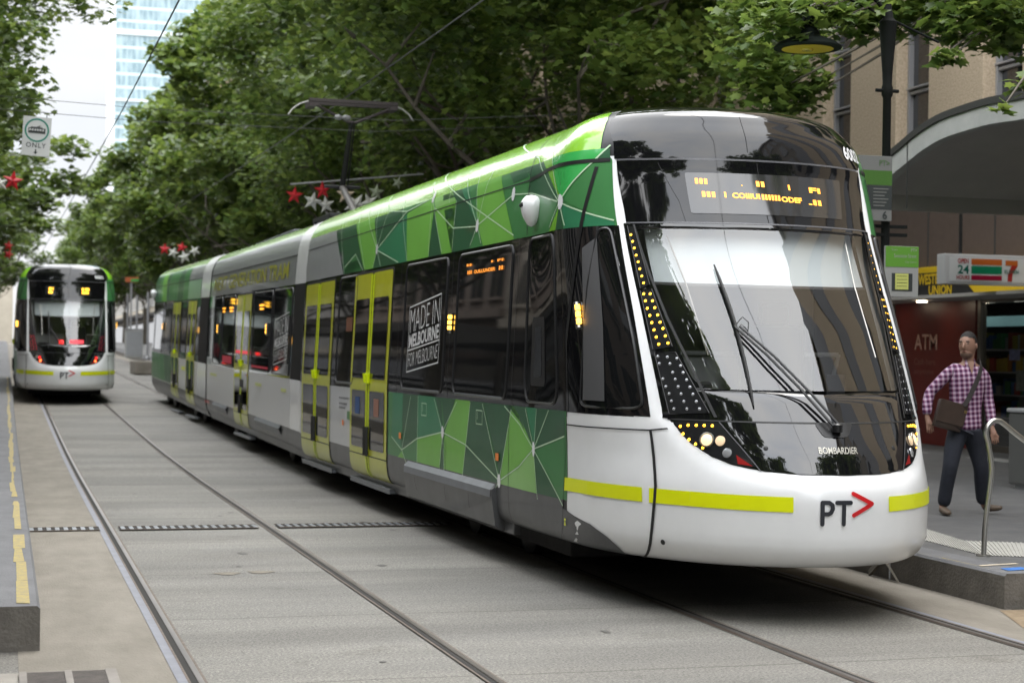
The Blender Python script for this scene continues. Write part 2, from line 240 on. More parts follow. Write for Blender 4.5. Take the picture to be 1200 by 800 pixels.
# ------------------------------------------------------------------ road and setting
def road_mat():
    m=bpy.data.materials.new('road_concrete'); m.use_nodes=True; t=m.node_tree; b=t.nodes['Principled BSDF']; L=t.links.new
    N=lambda k,**kw:[ (setattr(n,a,v) , n)[1] for n in [t.nodes.new(k)] for a,v in (kw or {'label':''}).items()][-1]
    c=N('ShaderNodeTexCoord')
    def noise(scale,st,detail=6,rough=.6):
        mp_=N('ShaderNodeMapping'); mp_.inputs['Scale'].default_value=st; n=N('ShaderNodeTexNoise'); n.inputs['Scale'].default_value=scale; n.inputs['Detail'].default_value=detail; n.inputs['Roughness'].default_value=rough
        L(c.outputs['Object'],mp_.inputs[0]); L(mp_.outputs[0],n.inputs['Vector']); return n.outputs['Fac']
    def ramp(f,a,b_,ca,cb):
        r=N('ShaderNodeValToRGB'); r.color_ramp.elements[0].position=a; r.color_ramp.elements[1].position=b_; r.color_ramp.elements[0].color=(*ca,1); r.color_ramp.elements[1].color=(*cb,1); L(f,r.inputs[0]); return r.outputs[0]
    def mul(a,b_,fac=1,mode='MULTIPLY'):
        x=N('ShaderNodeMix',data_type='RGBA',blend_type=mode); x.inputs[0].default_value=fac; L(a,x.inputs[6]); L(b_,x.inputs[7]); return x.outputs[2]
    base=ramp(noise(1.0,(.22,.8,1)),.34,.66,(.118,.112,.102),(.174,.168,.156))
    patch=ramp(noise(.5,(.4,.6,1),3),.3,.7,(.86,.87,.88),(1.1,1.09,1.06))
    band=ramp(noise(1.5,(.05,1,1),4),.38,.62,(.86,.86,.86),(1.07,1.07,1.06))
    speck=ramp(noise(60,(1,1,1),4,.7),.36,.68,(.55,.55,.55),(1.8,1.78,1.74))
    grit=ramp(noise(22,(1,1,1),5,.7),.3,.7,(.82,.82,.82),(1.18,1.18,1.18))
    stain=ramp(noise(1.6,(.8,.8,1),7,.7),.30,.42,(.62,.60,.57),(1,1,1))
    col=mul(mul(mul(mul(mul(base,patch),band),speck),grit),stain,.7)
    sp=N('ShaderNodeSeparateXYZ'); L(c.outputs['Object'],sp.inputs[0]); wob=N('ShaderNodeMath',operation='MULTIPLY_ADD'); L(noise(.8,(1,1,1),2),wob.inputs[0]); wob.inputs[1].default_value=.12; L(sp.outputs['Y'],wob.inputs[2])
    dv=N('ShaderNodeMath',operation='MULTIPLY'); dv.inputs[1].default_value=1/2.35; L(wob.outputs[0],dv.inputs[0]); fc=N('ShaderNodeMath',operation='FRACT'); L(dv.outputs[0],fc.inputs[0])
    col=mul(col,ramp(fc.outputs[0],.004,.014,(.55,.54,.52),(1,1,1)))
    L(col,b.inputs['Base Color']); b.inputs['Roughness'].default_value=.78
    bp=N('ShaderNodeBump'); bp.inputs['Strength'].default_value=.5; bp.inputs['Distance'].default_value=.006; L(noise(85,(1,1,1),3),bp.inputs['Height']); L(bp.outputs[0],b.inputs['Normal'])
    return m
M_road=road_mat()
M_beige=mat('beige_concrete',(.150,.133,.107),.85,vary=.0,vcol=(.228,.206,.172),vscale=3,stretch=(1,.4,1),bump=.3,bscale=70,detail=10)
M_plat=mat('platform_paving',(.095,.095,.10),.75,vcol=(.145,.145,.15),vscale=5,stretch=(1,.5,1),bump=.2,bscale=60,detail=9)
M_bluestone=mat('bluestone_paving',(.060,.060,.062),.7,vcol=(.105,.103,.10),vscale=2.2,bump=.2,bscale=50,detail=9)
M_kerb=mat('kerb_stone',(.10,.092,.080),.8,vcol=(.19,.175,.155),vscale=4,bump=.4,bscale=45,detail=9)
M_tar=mat('tar_seam',(.035,.034,.033),.6)
M_rail=mat('rail_head',(.13,.115,.105),.38,metal=.5,vary=.3,vscale=8,stretch=(1,.2,1))
M_railside=mat('rail_flange',(.11,.085,.065),.7,vary=.4,vscale=20)
M_groove=mat('rail_groove',(.018,.016,.014),.9)
M_blueseal=mat('rail_sealant',(.17,.175,.20),.6,vary=.15)
M_worn=mat('worn_yellow_line',(.42,.32,.08),.75,vary=.0,vcol=(.20,.18,.13),vscale=18,detail=9)
M_dirt=mat('dirt_patch',(.16,.115,.07),.95,vcol=(.26,.20,.13),vscale=9,detail=9)
M_sidewalk=mat('far_pavement',(.17,.168,.165),.8,vary=.2,vscale=1)
struct(sheet('ground',-400,400,-120,900,-.03,mat('ground_dirt',(.14,.14,.135),.9,vary=.1,vscale=.5),step=6))
struct(sheet('road',-1.2,8.0,-30,640,.0,M_road,step=2))
struct(sheet('road_margin',.10,.97,-6,200,.004,M_beige,step=2))
struct(sheet('road_margin',6.27,7.02,-6,200,.004,M_beige,step=2))
# rails : (centre X, side on which the groove lies)
for X,hs,bs in ((1.01,1,-1),(2.59,1,0),(4.64,-1,0),(6.20,-1,1)):
    m=MB(); ys=[-6+2*i for i in range(34)]+[64+8*i for i in range(40)]
    def strip(mb,x0,x1,dz):
        x0,x1=sorted((x0,x1)); v=[(x,y,gz(y)+dz) for y in ys for x in (x0,x1)]; mb.add(v,[(2*i,2*i+1,2*i+3,2*i+2) for i in range(len(ys)-1)])
    m.k=1; strip(m,X-.020,X+.020,.008)
    m.k=0; strip(m,X+hs*.020,X+hs*.052,.012)
    m.k=2; strip(m,X+hs*.052,X+hs*.070,.008); strip(m,X-hs*.020,X-hs*.034,.010)
    if bs: m.k=3; strip(m,X-hs*.034,X-hs*.088,.008)
    lab={1.01:'leftmost rail beside the beige strip and left platform',2.59:'right hand rail of the empty left track',4.64:'left rail of the track coming out under the big tram nose',6.20:'rail nearest the right platform kerb'}[X]
    tag(mesh('tram_rail',m.v,m.f,[M_rail,M_groove,M_railside,M_blueseal],None,False,m.mi),'steel tram rail: '+lab,'rail','tram rails set in the road')
# slot drain crossing both tracks
Yd=17.7
m=MB()
for a,b in ((.24,.93),(1.12,2.50),(2.70,4.55)):
    m.k=0; m.add([(a,Yd-.15,.012),(b,Yd-.15,.012),(b,Yd+.15,.012),(a,Yd+.15,.012)],[(0,1,2,3)])
    m.k=1; x=a+.02
    while x<b-.04:
        m.box(x,x+.040,Yd-.14,Yd+.14,.0125,.017); x+=.082
    m.k=2; m.box(a,b,Yd-.17,Yd-.145,.012,.018); m.box(a,b,Yd+.145,Yd+.17,.012,.018)
tag(mesh('slot_drain',m.v,m.f,[M_groove,M_mgrey,M_railside],None,False,m.mi),'long narrow slotted drain grating crossing the left track','drain')
# square grate by the end of the left platform
g=empty('drain_grate',(.36,9.65,.004)); tag(g,'square rusty brown drain grate set in concrete below the left platform end','drain grate')
M_grate=mat('grate_iron',(.10,.085,.075),.7,vary=.3,vscale=10)
m=MB(); m.box(-.24,.24,-.22,.22,0,.006); m.ob('pit',M_groove,g)
m=MB()
for k in range(16): m.box(-.23,.23,-.21+k*.0275,-.21+k*.0275+.016,.008,.016)
m.ob('bars',M_grate,g)
m=MB(); m.box(-.26,-.22,-.23,.23,.007,.02); m.box(.20,.26,-.23,.23,.007,.02); m.box(-.02,.02,-.22,.22,.009,.022); m.ob('frame',mat('grate_frame',(.20,.18,.16),.7,vary=.2),g)
mesh_o=mesh('concrete_pad',[(-.7,9.2,.003),(.13,9.2,.003),(.13,9.95,.003),(-.7,9.95,.003)],[(0,1,2,3)],mat('pale_concrete',(.27,.25,.22),.85,vary=.12,vscale=4,bump=.3)); struct(mesh_o)
# platforms
def platform(name,x0,x1,y0,y1,top,kerbside):
    ys=[y0]; 
    while ys[-1]<y1: ys.append(min(ys[-1]+4,y1))
    m=MB(); n=4
    xs=[x0,x1] if kerbside=='r' else [x1,x0]      # second = kerb edge
    edge=xs[1]; sg=-1 if kerbside=='r' else 1
    v=[];
    for y in ys:
        z=gz(y)
        v+=[(xs[0],y,z+top),(edge+sg*.30,y,z+top),(edge+sg*.018,y,z+top),(edge,y,z+top-.018),(edge,y,z-.03)]
    f=[];mi=[]
    for i in range(len(ys)-1):
        for k in range(4):
            f.append((i*5+k,i*5+k+1,(i+1)*5+k+1,(i+1)*5+k)); mi.append(0 if k<1 else 1 if k<3 else 2)
    e=[(xs[0],y0,top-.0),(xs[0],y0,-.03)]
    v+=[(xs[0],y0,-.03)]; f.append((0,1,2,3,4,len(v)-1)); mi.append(2)
    return mesh(name,v,f,[M_plat if kerbside=='r' else M_bluestone,M_plat,M_kerb],None,False,mi)
struct(platform('platform',-7,.225,10.66,260,.27,'r'))
struct(platform('platform',6.97,40,11.03,260,.262,'l'))
# joint lines in the right platform kerb
for k,(y) in enumerate((12.72,)):
    m=MB(); m.box(6.962,6.9705,y-.008,y+.008,0,.25); tag(m.ob('kerb_joint',M_lgrey),'pale vertical mortar joint in the face of the right platform kerb','joint')
# yellow edge lines
def ragged(name,x0,x1,y0,y1,z,m,seed,gap=.0,lab=None):
    rnd=random.Random(seed); v=[];f=[];y=y0
    while y<y1:
        n=rnd.uniform(.25,.9)*(1+y/30)
        if rnd.random()>=gap:
            a=x0+rnd.uniform(0,.03);b=x1-rnd.uniform(0,.03);k=len(v); e=min(y+n,y1)
            v+=[(a,y,gz(y)+z),(b,y+rnd.uniform(-.03,.03),gz(y)+z),(b+rnd.uniform(-.02,.01),e,gz(e)+z),(a+rnd.uniform(-.01,.02),e,gz(e)+z)]; f.append((k,k+1,k+2,k+3))
        y+=n
    o=mesh(name,v,f,m); return o
tag(ragged('edge_line',.075,.175,10.78,18.5,.274,M_worn,6,.22),'worn patchy yellow edge line near the end of the left platform','painted line')
tag(ragged('edge_line',.075,.155,18.5,60,.274,M_worn,4,.0),'continuous yellow edge line running away along the left platform','painted line')
tag(ragged('edge_line',7.0,7.05,11.1,30,.266,M_worn,5,.0),'thin yellow edge line along the kerb of the right platform','painted line')
mesh_b=mesh('blue_mark',[(7.08,11.16,.267),(7.30,11.20,.267),(7.30,11.34,.267),(7.10,11.30,.267)],[(0,1,2,3)],mat('blue_marker',(.03,.14,.42),.6,vary=.2,vscale=20)); tag(mesh_b,'small blue painted marker at the corner of the right platform','painted mark')
mesh_b=mesh('white_mark',[(7.04,11.45,.267),(7.4,11.52,.267),(7.4,11.57,.267),(7.04,11.50,.267)],[(0,1,2,3)],mat('cream_marker',(.5,.43,.33),.7,vary=.2)); tag(mesh_b,'cream painted stripe behind the blue marker at the platform corner','painted mark')
# tactile paving (ribbed)
M_tact=mat('tactile_tile',(.34,.33,.30),.7,vary=.12,vscale=8)
def ribbed(name,q,n,lab,rib):
    q=[Vector((a,b,.266)) for a,b in q]; m=MB(); m.add(q,[(0,1,2,3)])
    for k in range(n):
        t0=(k+.25)/n;t1=(k+.7)/n
        a=q[0].lerp(q[1],t0);b=q[0].lerp(q[1],t1);c=q[3].lerp(q[2],t1);d=q[3].lerp(q[2],t0)
        up=Vector((0,0,.006)); m.add([a,b,c,d,a+up,b+up,c+up,d+up],[(4,5,6,7),(0,1,5,4),(1,2,6,5),(2,3,7,6),(3,0,4,7)])
    return tag(mesh(name,m.v,m.f,M_tact),lab,'tactile paving','pale tactile strips on the right platform')
ribbed('tactile_strip',TACT1,30,'pale ribbed tactile strip running along the right platform edge to the handrail',0)
ribbed('tactile_strip',TACT2,16,'pale ribbed tactile strip behind the foot of the handrail, going off to the right',0)
mesh_o=mesh('dirt',[(6.6,10.2,.008),(7.9,10.3,.008),(7.8,10.95,.008),(6.9,10.98,.008)],[(0,1,2,3)],M_dirt); struct(mesh_o)
# faint rusty stains on the left track
for k,(x,y) in enumerate(((1.75,14.05),(2.02,14.1))):
    v=[(x+.10*math.cos(a)*(1+.3*math.sin(3*a+k)),y+.09*math.sin(a),.004) for a in [i*PI/8 for i in range(16)]]
    struct(mesh('stain',v,[tuple(range(16))],mat('rust_stain',(.16,.14,.11),.85,vary=.2,vscale=12)))

# tar-filled cracks and stains in the slabs
rnd=random.Random(21)
def crack(pts,w):
    V=[];F=[]
    for i,(x,y) in enumerate(pts):
        k=w*rnd.uniform(.5,1.3); V+=[(x-k*.4,y-k,.0035),(x+k*.4,y+k,.0035)]
    for i in range(len(pts)-1): F.append((2*i,2*i+2,2*i+3,2*i+1))
    struct(mesh('crack',V,F,M_tar))
for x0,x1,y,w in ((1.12,2.5,20.6,.008),(2.7,3.9,23.5,.010)):
    n=14; crack([(x0+(x1-x0)*i/n,y+.03*math.sin(i*.9+y)+rnd.uniform(-.02,.02)) for i in range(n+1)],w)
M_blot=mat('oil_blot',(.085,.08,.072),.7,vary=.3,vscale=9)
for k in range(26):
    x,y=rnd.choice([rnd.uniform(1.2,2.45),rnd.uniform(2.8,4.5),rnd.uniform(4.8,6.0)]),rnd.uniform(8.2,26); r=rnd.uniform(.015,.05)
    struct(mesh('stain',[(x+r*math.cos(a)*(1+.3*math.sin(2*a+k)),y+r*1.6*math.sin(a),.0038) for a in [i*PI/6 for i in range(12)]],[tuple(range(12))],M_blot))

# z, half width of body, half width at the nose, nose set-back, corner depth
PROF=[(0.37,1.22,1.20,.80,1.88),(0.395,1.27,1.25,.60,1.93),(0.45,1.30,1.27,.49,1.95),(0.55,1.32,1.285,.43,1.96),(0.83,1.325,1.29,.42,1.95),(1.10,1.325,1.285,.52,1.88),
(1.37,1.325,1.30,.69,1.70),(2.0,1.30,1.305,1.14,1.38),(2.80,1.265,1.30,1.727,1.0),(3.28,1.225,1.255,1.93,.88),(3.45,1.17,1.20,2.0,.84),(3.55,1.10,1.13,2.08,.8),(3.63,1.0,1.04,2.15,.76),(3.70,.84,.88,2.32,.68),(3.75,.62,.66,2.68,.5),(3.77,.02,.02,3.4,.2)]
def _hermite(xs,ys):
    n=len(xs);d=[(ys[i+1]-ys[i])/(xs[i+1]-xs[i]) for i in range(n-1)]
    m=[d[0]]+[0 if d[i-1]*d[i]<=0 else 2*d[i-1]*d[i]/(d[i-1]+d[i]) for i in range(1,n-1)]+[d[-1]]
    def f(x):
        if x<=xs[0]: return ys[0]
        if x>=xs[-1]: return ys[-1]
        i=0
        while xs[i+1]<x: i+=1
        h=xs[i+1]-xs[i];t=(x-xs[i])/h
        return ((1+2*t)*(1-t)**2*ys[i]+t*(1-t)**2*h*m[i]+t*t*(3-2*t)*ys[i+1]+t*t*(t-1)*h*m[i+1])
    return f
_z=[p[0] for p in PROF]
fW=_hermite(_z,[p[1] for p in PROF]);fN=_hermite(_z,[p[2] for p in PROF]);fY=_hermite(_z,[p[3] for p in PROF]);fL=_hermite(_z,[p[4] for p in PROF])
def surf(tau,z):
    """tram skin: tau 0 = nose centre, +-1 = where nose meets the side, beyond = along side; returns x,y(back),z"""
    W=fW(z);N=fN(z);Y0=fY(z);L=fL(z);a=abs(tau);sg=1 if tau>=0 else -1
    if a<=1:
        ph=a*math.pi/2
        x=N*math.sin(ph);y=Y0+L*(1-math.cos(ph))
    elif a<3:
        e=Y0+L; k=(a-1)/2; x=N+(W-N)*k*k*(3-2*k); y=e+k*(3.6-e)
    else: x=W;y=3.6+(a-3)
    return (sg*x,y,z)
# ------------------------------------------------------------------ drawing on the tram skin
ZLOW=[(0,1.027),(.15,1.03),(.255,1.042),(.356,1.073),(.43,1.133),(.488,1.219),(.523,1.313),(.56,1.43),(.60,1.75),(.66,2.6),(2,9)]
def zlow(a):
    a=abs(a)
    for (p,q),(r,s) in zip(ZLOW,ZLOW[1:]):
        if a<=r: return q+(s-q)*(a-p)/(r-p)
    return 9
def sstep(x):
    x=max(0,min(1,x)); return x*x*(3-2*x)
def recess(t,z):
    a=abs(t)
    if a>.66 or z>3.35: return 0
    if z<1.43: g=max(0,zlow(a)-z) if a<.56 else max(0,(a-.56)*2.0,zlow(a)-z)
    else: g=max(0,(a-.56)*2.0)
    d=.022*(1-sstep(g/.10))
    return d*(1-sstep((z-3.15)/.16))
def nose_map(t,z,off=0):
    p=Vector(surf(t,z)); e=1e-3
    zz=min(max(z,.375),3.765)
    a=Vector(surf(t+e,zz))-Vector(surf(t-e,zz)); b=Vector(surf(t,zz+e))-Vector(surf(t,zz-e))
    n=a.cross(b).normalized()
    if n.x*p.x+n.y*(p.y-6)+n.z*(p.z-2)<0: n=-n
    return p+n*(off-recess(t,z))
def side_map(t,z,off=0):
    """t = distance along a straight section, near side"""
    zz=min(max(z,.375),3.765); e=1e-3
    n=Vector((-(2*e),0,(fW(zz-e)-fW(zz+e)) if 0 else 0))
    dW=(fW(zz+e)-fW(zz-e))/(2*e); n=Vector((-1,0,-dW*-1*-1)).normalized()
    return Vector((-fW(z),t,z))+Vector((-1,0,-dW)).normalized()*off
def patch(name,poly,m,off,parent,smap=nose_map,gt=None,gz_=.09,smooth=True,mesh_in=None):
    """lay a flat drawing (param coords) on the skin; poly or (verts,faces)"""
    bm=bmesh.new()
    if mesh_in is None:
        if len(poly)<3: bm.free(); return None
        vs=[bm.verts.new((p[0],p[1],0)) for p in poly]
        try: bm.faces.new(vs)
        except Exception: pass
        bmesh.ops.triangulate(bm,faces=bm.faces[:])
    else:
        vs=[bm.verts.new((p[0],p[1],0)) for p in mesh_in[0]]
        for f in mesh_in[1]:
            try: bm.faces.new([vs[i] for i in f])
            except Exception: pass
    ts=[v.co.x for v in bm.verts]; zs=[v.co.y for v in bm.verts]
    if not ts: bm.free(); return None
    t0,t1,z0,z1=min(ts),max(ts),min(zs),max(zs)
    def cut(co,no): bmesh.ops.bisect_plane(bm,geom=bm.verts[:]+bm.edges[:]+bm.faces[:],plane_co=co,plane_no=no,dist=1e-6)
    if smap is nose_map:
        t=math.ceil(max(t0,-3)/.05)*.05
        while t<min(t1,3): cut((t,0,0),(1,0,0)); t+=.05 if abs(t)<1.02 else .2
    for lv in [.33+.03*i for i in range(5)]+[.5+.1*i for i in range(28)]+[3.30+.03*i for i in range(14)]:
        if z0<lv<z1: cut((0,lv,0),(0,1,0))
    for v in bm.verts: v.co=smap(v.co.x,v.co.y,off)
    bmesh.ops.recalc_face_normals(bm,faces=bm.faces[:])
    me=bpy.data.meshes.new(name); bm.to_mesh(me); bm.free(); me.materials.append(m)
    if smooth: me.polygons.foreach_set('use_smooth',[True]*len(me.polygons))
    me.update(); return link(bpy.data.objects.new(name,me),parent)
def rect(t0,t1,z0,z1): return [(t0,z0),(t1,z0),(t1,z1),(t0,z1)]
def rrect(t0,t1,z0,z1,r,n=5,k=1.0):
    """k = metres per unit of t"""
    P=[]
    for cx,cz,a0 in ((t1-r/k,z1-r,0),(t0+r/k,z1-r,90),(t0+r/k,z0+r,180),(t1-r/k,z0+r,270)):
        for i in range(n+1):
            a=R(a0+90*i/n); P.append((cx+r/k*math.cos(a),cz+r*math.sin(a)))
    return P
def rquad(q,r=.09,n=4):
    """round the corners of a polygon"""
    P=[]
    for i in range(len(q)):
        p0,p,p1=Vector(q[i-1]),Vector(q[i]),Vector(q[(i+1)%len(q)])
        a=p+(p0-p).normalized()*min(r,(p0-p).length*.4); b=p+(p1-p).normalized()*min(r,(p1-p).length*.4)
        for k in range(n+1):
            t=k/n; P.append(tuple(a*(1-t)**2+p*2*t*(1-t)+b*t*t))
    return P
def stroke_poly(pts,w,k=1.0):
    """quads for a polyline of width w (metres), k metres per t unit"""
    V=[];F=[]
    for (a,b) in zip(pts,pts[1:]):
        A=Vector((a[0]*k,a[1]));B=Vector((b[0]*k,b[1])); d=(B-A)
        if d.length<1e-6: continue
        d.normalize(); n=Vector((-d.y,d.x))*w/2; i=len(V)
        V+=[A+n,A-n,B-n,B+n]; F.append((i,i+1,i+2,i+3))
    return [(v[0]/k,v[1]) for v in V],F
def strokes(name,lines,w,m,off,parent,k=1.0,smap=nose_map,round_=False):
    V=[];F=[]
    for pts in lines:
        v,f=stroke_poly(pts,w,k); n=len(V); V+=v; F+=[tuple(i+n for i in q) for q in f]
        if round_:
            for p in pts:
                n=len(V); V+=[(p[0]+w/2/k*math.cos(2*PI*i/12),p[1]+w/2*math.sin(2*PI*i/12)) for i in range(12)]; F.append(tuple(range(n,n+12)))
    return patch(name,None,m,off,parent,smap,mesh_in=(V,F))
def text_on(name,s,quad,m,off,parent,bold=0,smap=nose_map,spacing=1.0):
    """quad = BL,BR,TR,TL in param coords"""
    v,f,a=text_tris(s,bold,spacing); q=[Vector(p) for p in quad]
    V=[tuple((q[0]*(1-x)+q[1]*x)*(1-y)+(q[3]*(1-x)+q[2]*x)*y) for x,y in v]
    return patch(name,None,m,off,parent,smap,mesh_in=(V,f),smooth=False)
def ring_on(name,poly,r,m,off,parent,smap=nose_map):
    P=[smap(p[0],p[1],off) for p in poly]; mb=MB(); n=6; v=[];f=[]; N=len(P)
    for i in range(N):
        d=(P[(i+1)%N]-P[i-1]).normalized(); out=(smap(poly[i][0],poly[i][1],off+.05)-P[i]).normalized(); b=d.cross(out).normalized()
        for k in range(n): a=2*PI*k/n; v.append(P[i]+out*math.cos(a)*r+b*math.sin(a)*r)
    for i in range(N):
        for k in range(n): f.append((i*n+k,i*n+(k+1)%n,((i+1)%N)*n+(k+1)%n,((i+1)%N)*n+k))
    mb.add(v,f); return mb.ob(name,m,parent,True)
def dots(name,pts,r,m,off,parent,smap=nose_map,k=None):
    mb=MB()
    for t,z in pts:
        c=smap(t,z,off); n=(smap(t,z,off+.05)-c).normalized(); M=Matrix.Translation(c)@n.to_track_quat('Z','Y').to_matrix().to_4x4()
        mb.lathe([(r,0),(r*.9,r*.22),(r*.5,r*.34),(r*.1,r*.38)],n=10,M=M)
    return mb.ob(name,m,parent,True)
def door(parent,t0,t1,smap,z0=.345,z1=2.74):
    """double leaf sliding door with tall panes"""
    c=(t0+t1)/2; g=.018
    d=patch('door',rrect(t0,t1,z0,z1,.06),M_rubber,.004,parent,smap)
    for a,b,e in ((t0+.035,c-g,1),(c+g,t1-.035,-1)):
        lf=patch('door_leaf',rrect(a,b,z0+.02,z1-.03,.04),M_dooryel,.012,d,smap)
        # bright inner edge
        x0,x1=((b-.075,b) if e>0 else (a,a+.075)); patch('door_edge',rect(x0,x1,z0+.03,z1-.05),M_doorbright,.016,d,smap)
        x0,x1=((a+.12,b-.12) if e>0 else (a+.12,b-.12))
        if e>0: x1=b-.10
        else: x0=a+.10
        patch('pane',rrect(x0,x1,1.50,2.42,.03),M_win,.017,d,smap)
        patch('pane',rrect(x0,x1,.70,1.36,.03),M_win,.017,d,smap)
        mb=MB(); hx=b-.05 if e>0 else a+.05
        mb.tube([smap(hx,.62,.03),smap(hx,.95,.03)],.022,8); mb.ob('door_buffer',M_rubber,d,True)
        patch('kick_line',rect(a,b,.615,.627),M_rubber,.014,d,smap)
        mb=MB(); mb.tube([smap(hx,1.45,.02),smap(hx,1.56,.035)],.028,8); mb.ob('door_button',M_doorbright,d,True)
    p0=smap(t0,.3,0); mb=MB(); mb.box(p0.x-.085,p0.x+.03,smap(t0,.3).y+.02,smap(t1,.3).y-.02,.27,.315,.008); mb.ob('door_step',M_mgrey,parent)
    return d
def window(parent,poly,smap,off=.006,ring=M_wframe):
    w=patch('window',poly,M_win,off,parent,smap); ring_on('gasket',poly,.011,ring,off,w,smap); return w
def beacon(parent,t,z0,z1,smap):
    b=None; mb=MB(); c0=smap(t,z0,.02);c1=smap(t,z1,.02)
    mb.tube([c0,c1],.024,10); b=mb.ob('marker_lamp',M_steel,parent,True)
    mb=MB(); h=(z1-z0)
    for i in range(3):
        mb.tube([smap(t+.012,z0+h*(.18+.27*i),.030),smap(t+.012,z0+h*(.36+.27*i),.030)],.021,8)
    mb.ob('lamp_segment',M_warm if 0 else mat('marker_amber',(1,.5,.06),.3,emit=5),b,True)
def seamlines(parent,lines,smap,w=.008): return strokes('panel_gap',lines,w,M_rubber,.008,parent,1.0,smap)
M_display=mat('display_glass',(.028,.028,.029),.08,spec=.9)
# ------------------------------------------------------------------ front section (cab, nose and first saloon)
TEND=-13.37
def body_shell(root,smap_len):
    ts=[-smap_len+ .6*i for i in range(int((smap_len-3)/.6)+1)]; ts=[t for t in ts if t<-3]+[-3,-2.6,-2.2,-1.8,-1.5,-1.32,-1.25,-1.18,-1.1,-1.02,-.96,-.9,-.84,-.78,-.73,-.69,-.665,-.65,-.635,-.62,-.605,-.59,-.575,-.56]
    ts+= [-.54+.03*i for i in range(18)]+[0]; ts=sorted(set(round(x,4) for x in ts)); ts=ts+[-x for x in reversed(ts) if x<0]
    zs=[.37,.38,.395,.42,.45,.50,.55,.62,.69,.76,.83,.9,.96,1.0,1.04,1.08,1.12,1.16,1.20,1.24,1.28,1.32,1.37,1.43,1.5,1.6,1.8,2.0,2.2,2.4,2.6,2.7,2.765,2.85,2.95,3.05,3.15,3.2,3.25,3.3,3.36,3.4,3.45,3.5,3.55,3.59,3.63,3.66,3.69,3.71,3.73,3.75,3.765,3.77]
    V=[];F=[];MI=[];n=len(ts)
    for z in zs:
        for t in ts: V.append(nose_map(t,z))
    for j in range(len(zs)-1):
        for i in range(n-1):
            tc_=(ts[i]+ts[i+1])/2; zc_=(zs[j]+zs[j+1])/2
            if abs(tc_)<.55 and 1.5<zc_<2.765: continue
            F.append((j*n+i,j*n+i+1,(j+1)*n+i+1,(j+1)*n+i))
            MI.append(0 if (abs(tc_)<1.2 and zc_<1.38) or (abs(tc_)<.66 and zc_<3.3) else 2 if zc_>3.69 else 1)
    # closing strips: belly, roof crown, rear
    for j,dz in ((0,0),(len(zs)-1,0)):
        for i in range(n//2):
            a,b=j*n+i,j*n+i+1; c,d=j*n+n-1-i,j*n+n-2-i
            if a!=d and b!=d: F.append((a,b,d,c)); MI.append(1 if j==0 else 2)
    o=mesh('body_shell',V,F,[M_white,M_satin,M_lgrey],root,True,MI)
    ring=[j*n for j in range(len(zs))]+[j*n+n-1 for j in reversed(range(len(zs)))]
    mesh('end_wall',[V[i] for i in ring],[tuple(range(len(ring)))],M_satin,root)
    return o
def mask_extent(z):
    if z>=1.43: return .56+.012*(z-1.43)/1.36
    lo,hi=0,.56
    if z<=1.027: return 0
    for _ in range(30):
        m_=(lo+hi)/2
        if zlow(m_)<z: lo=m_
        else: hi=m_
    return lo
def opening(z,zb=1.585,zt=2.745,r=.11):
    if z<=zb or z>=zt: return None
    e=.425+(z-zb)*(.118/(zt-zb)); d=min(z-zb,zt-z)
    if d<r: e-= (r-math.sqrt(max(0,r*r-(r-d)**2)))/1.8
    return e
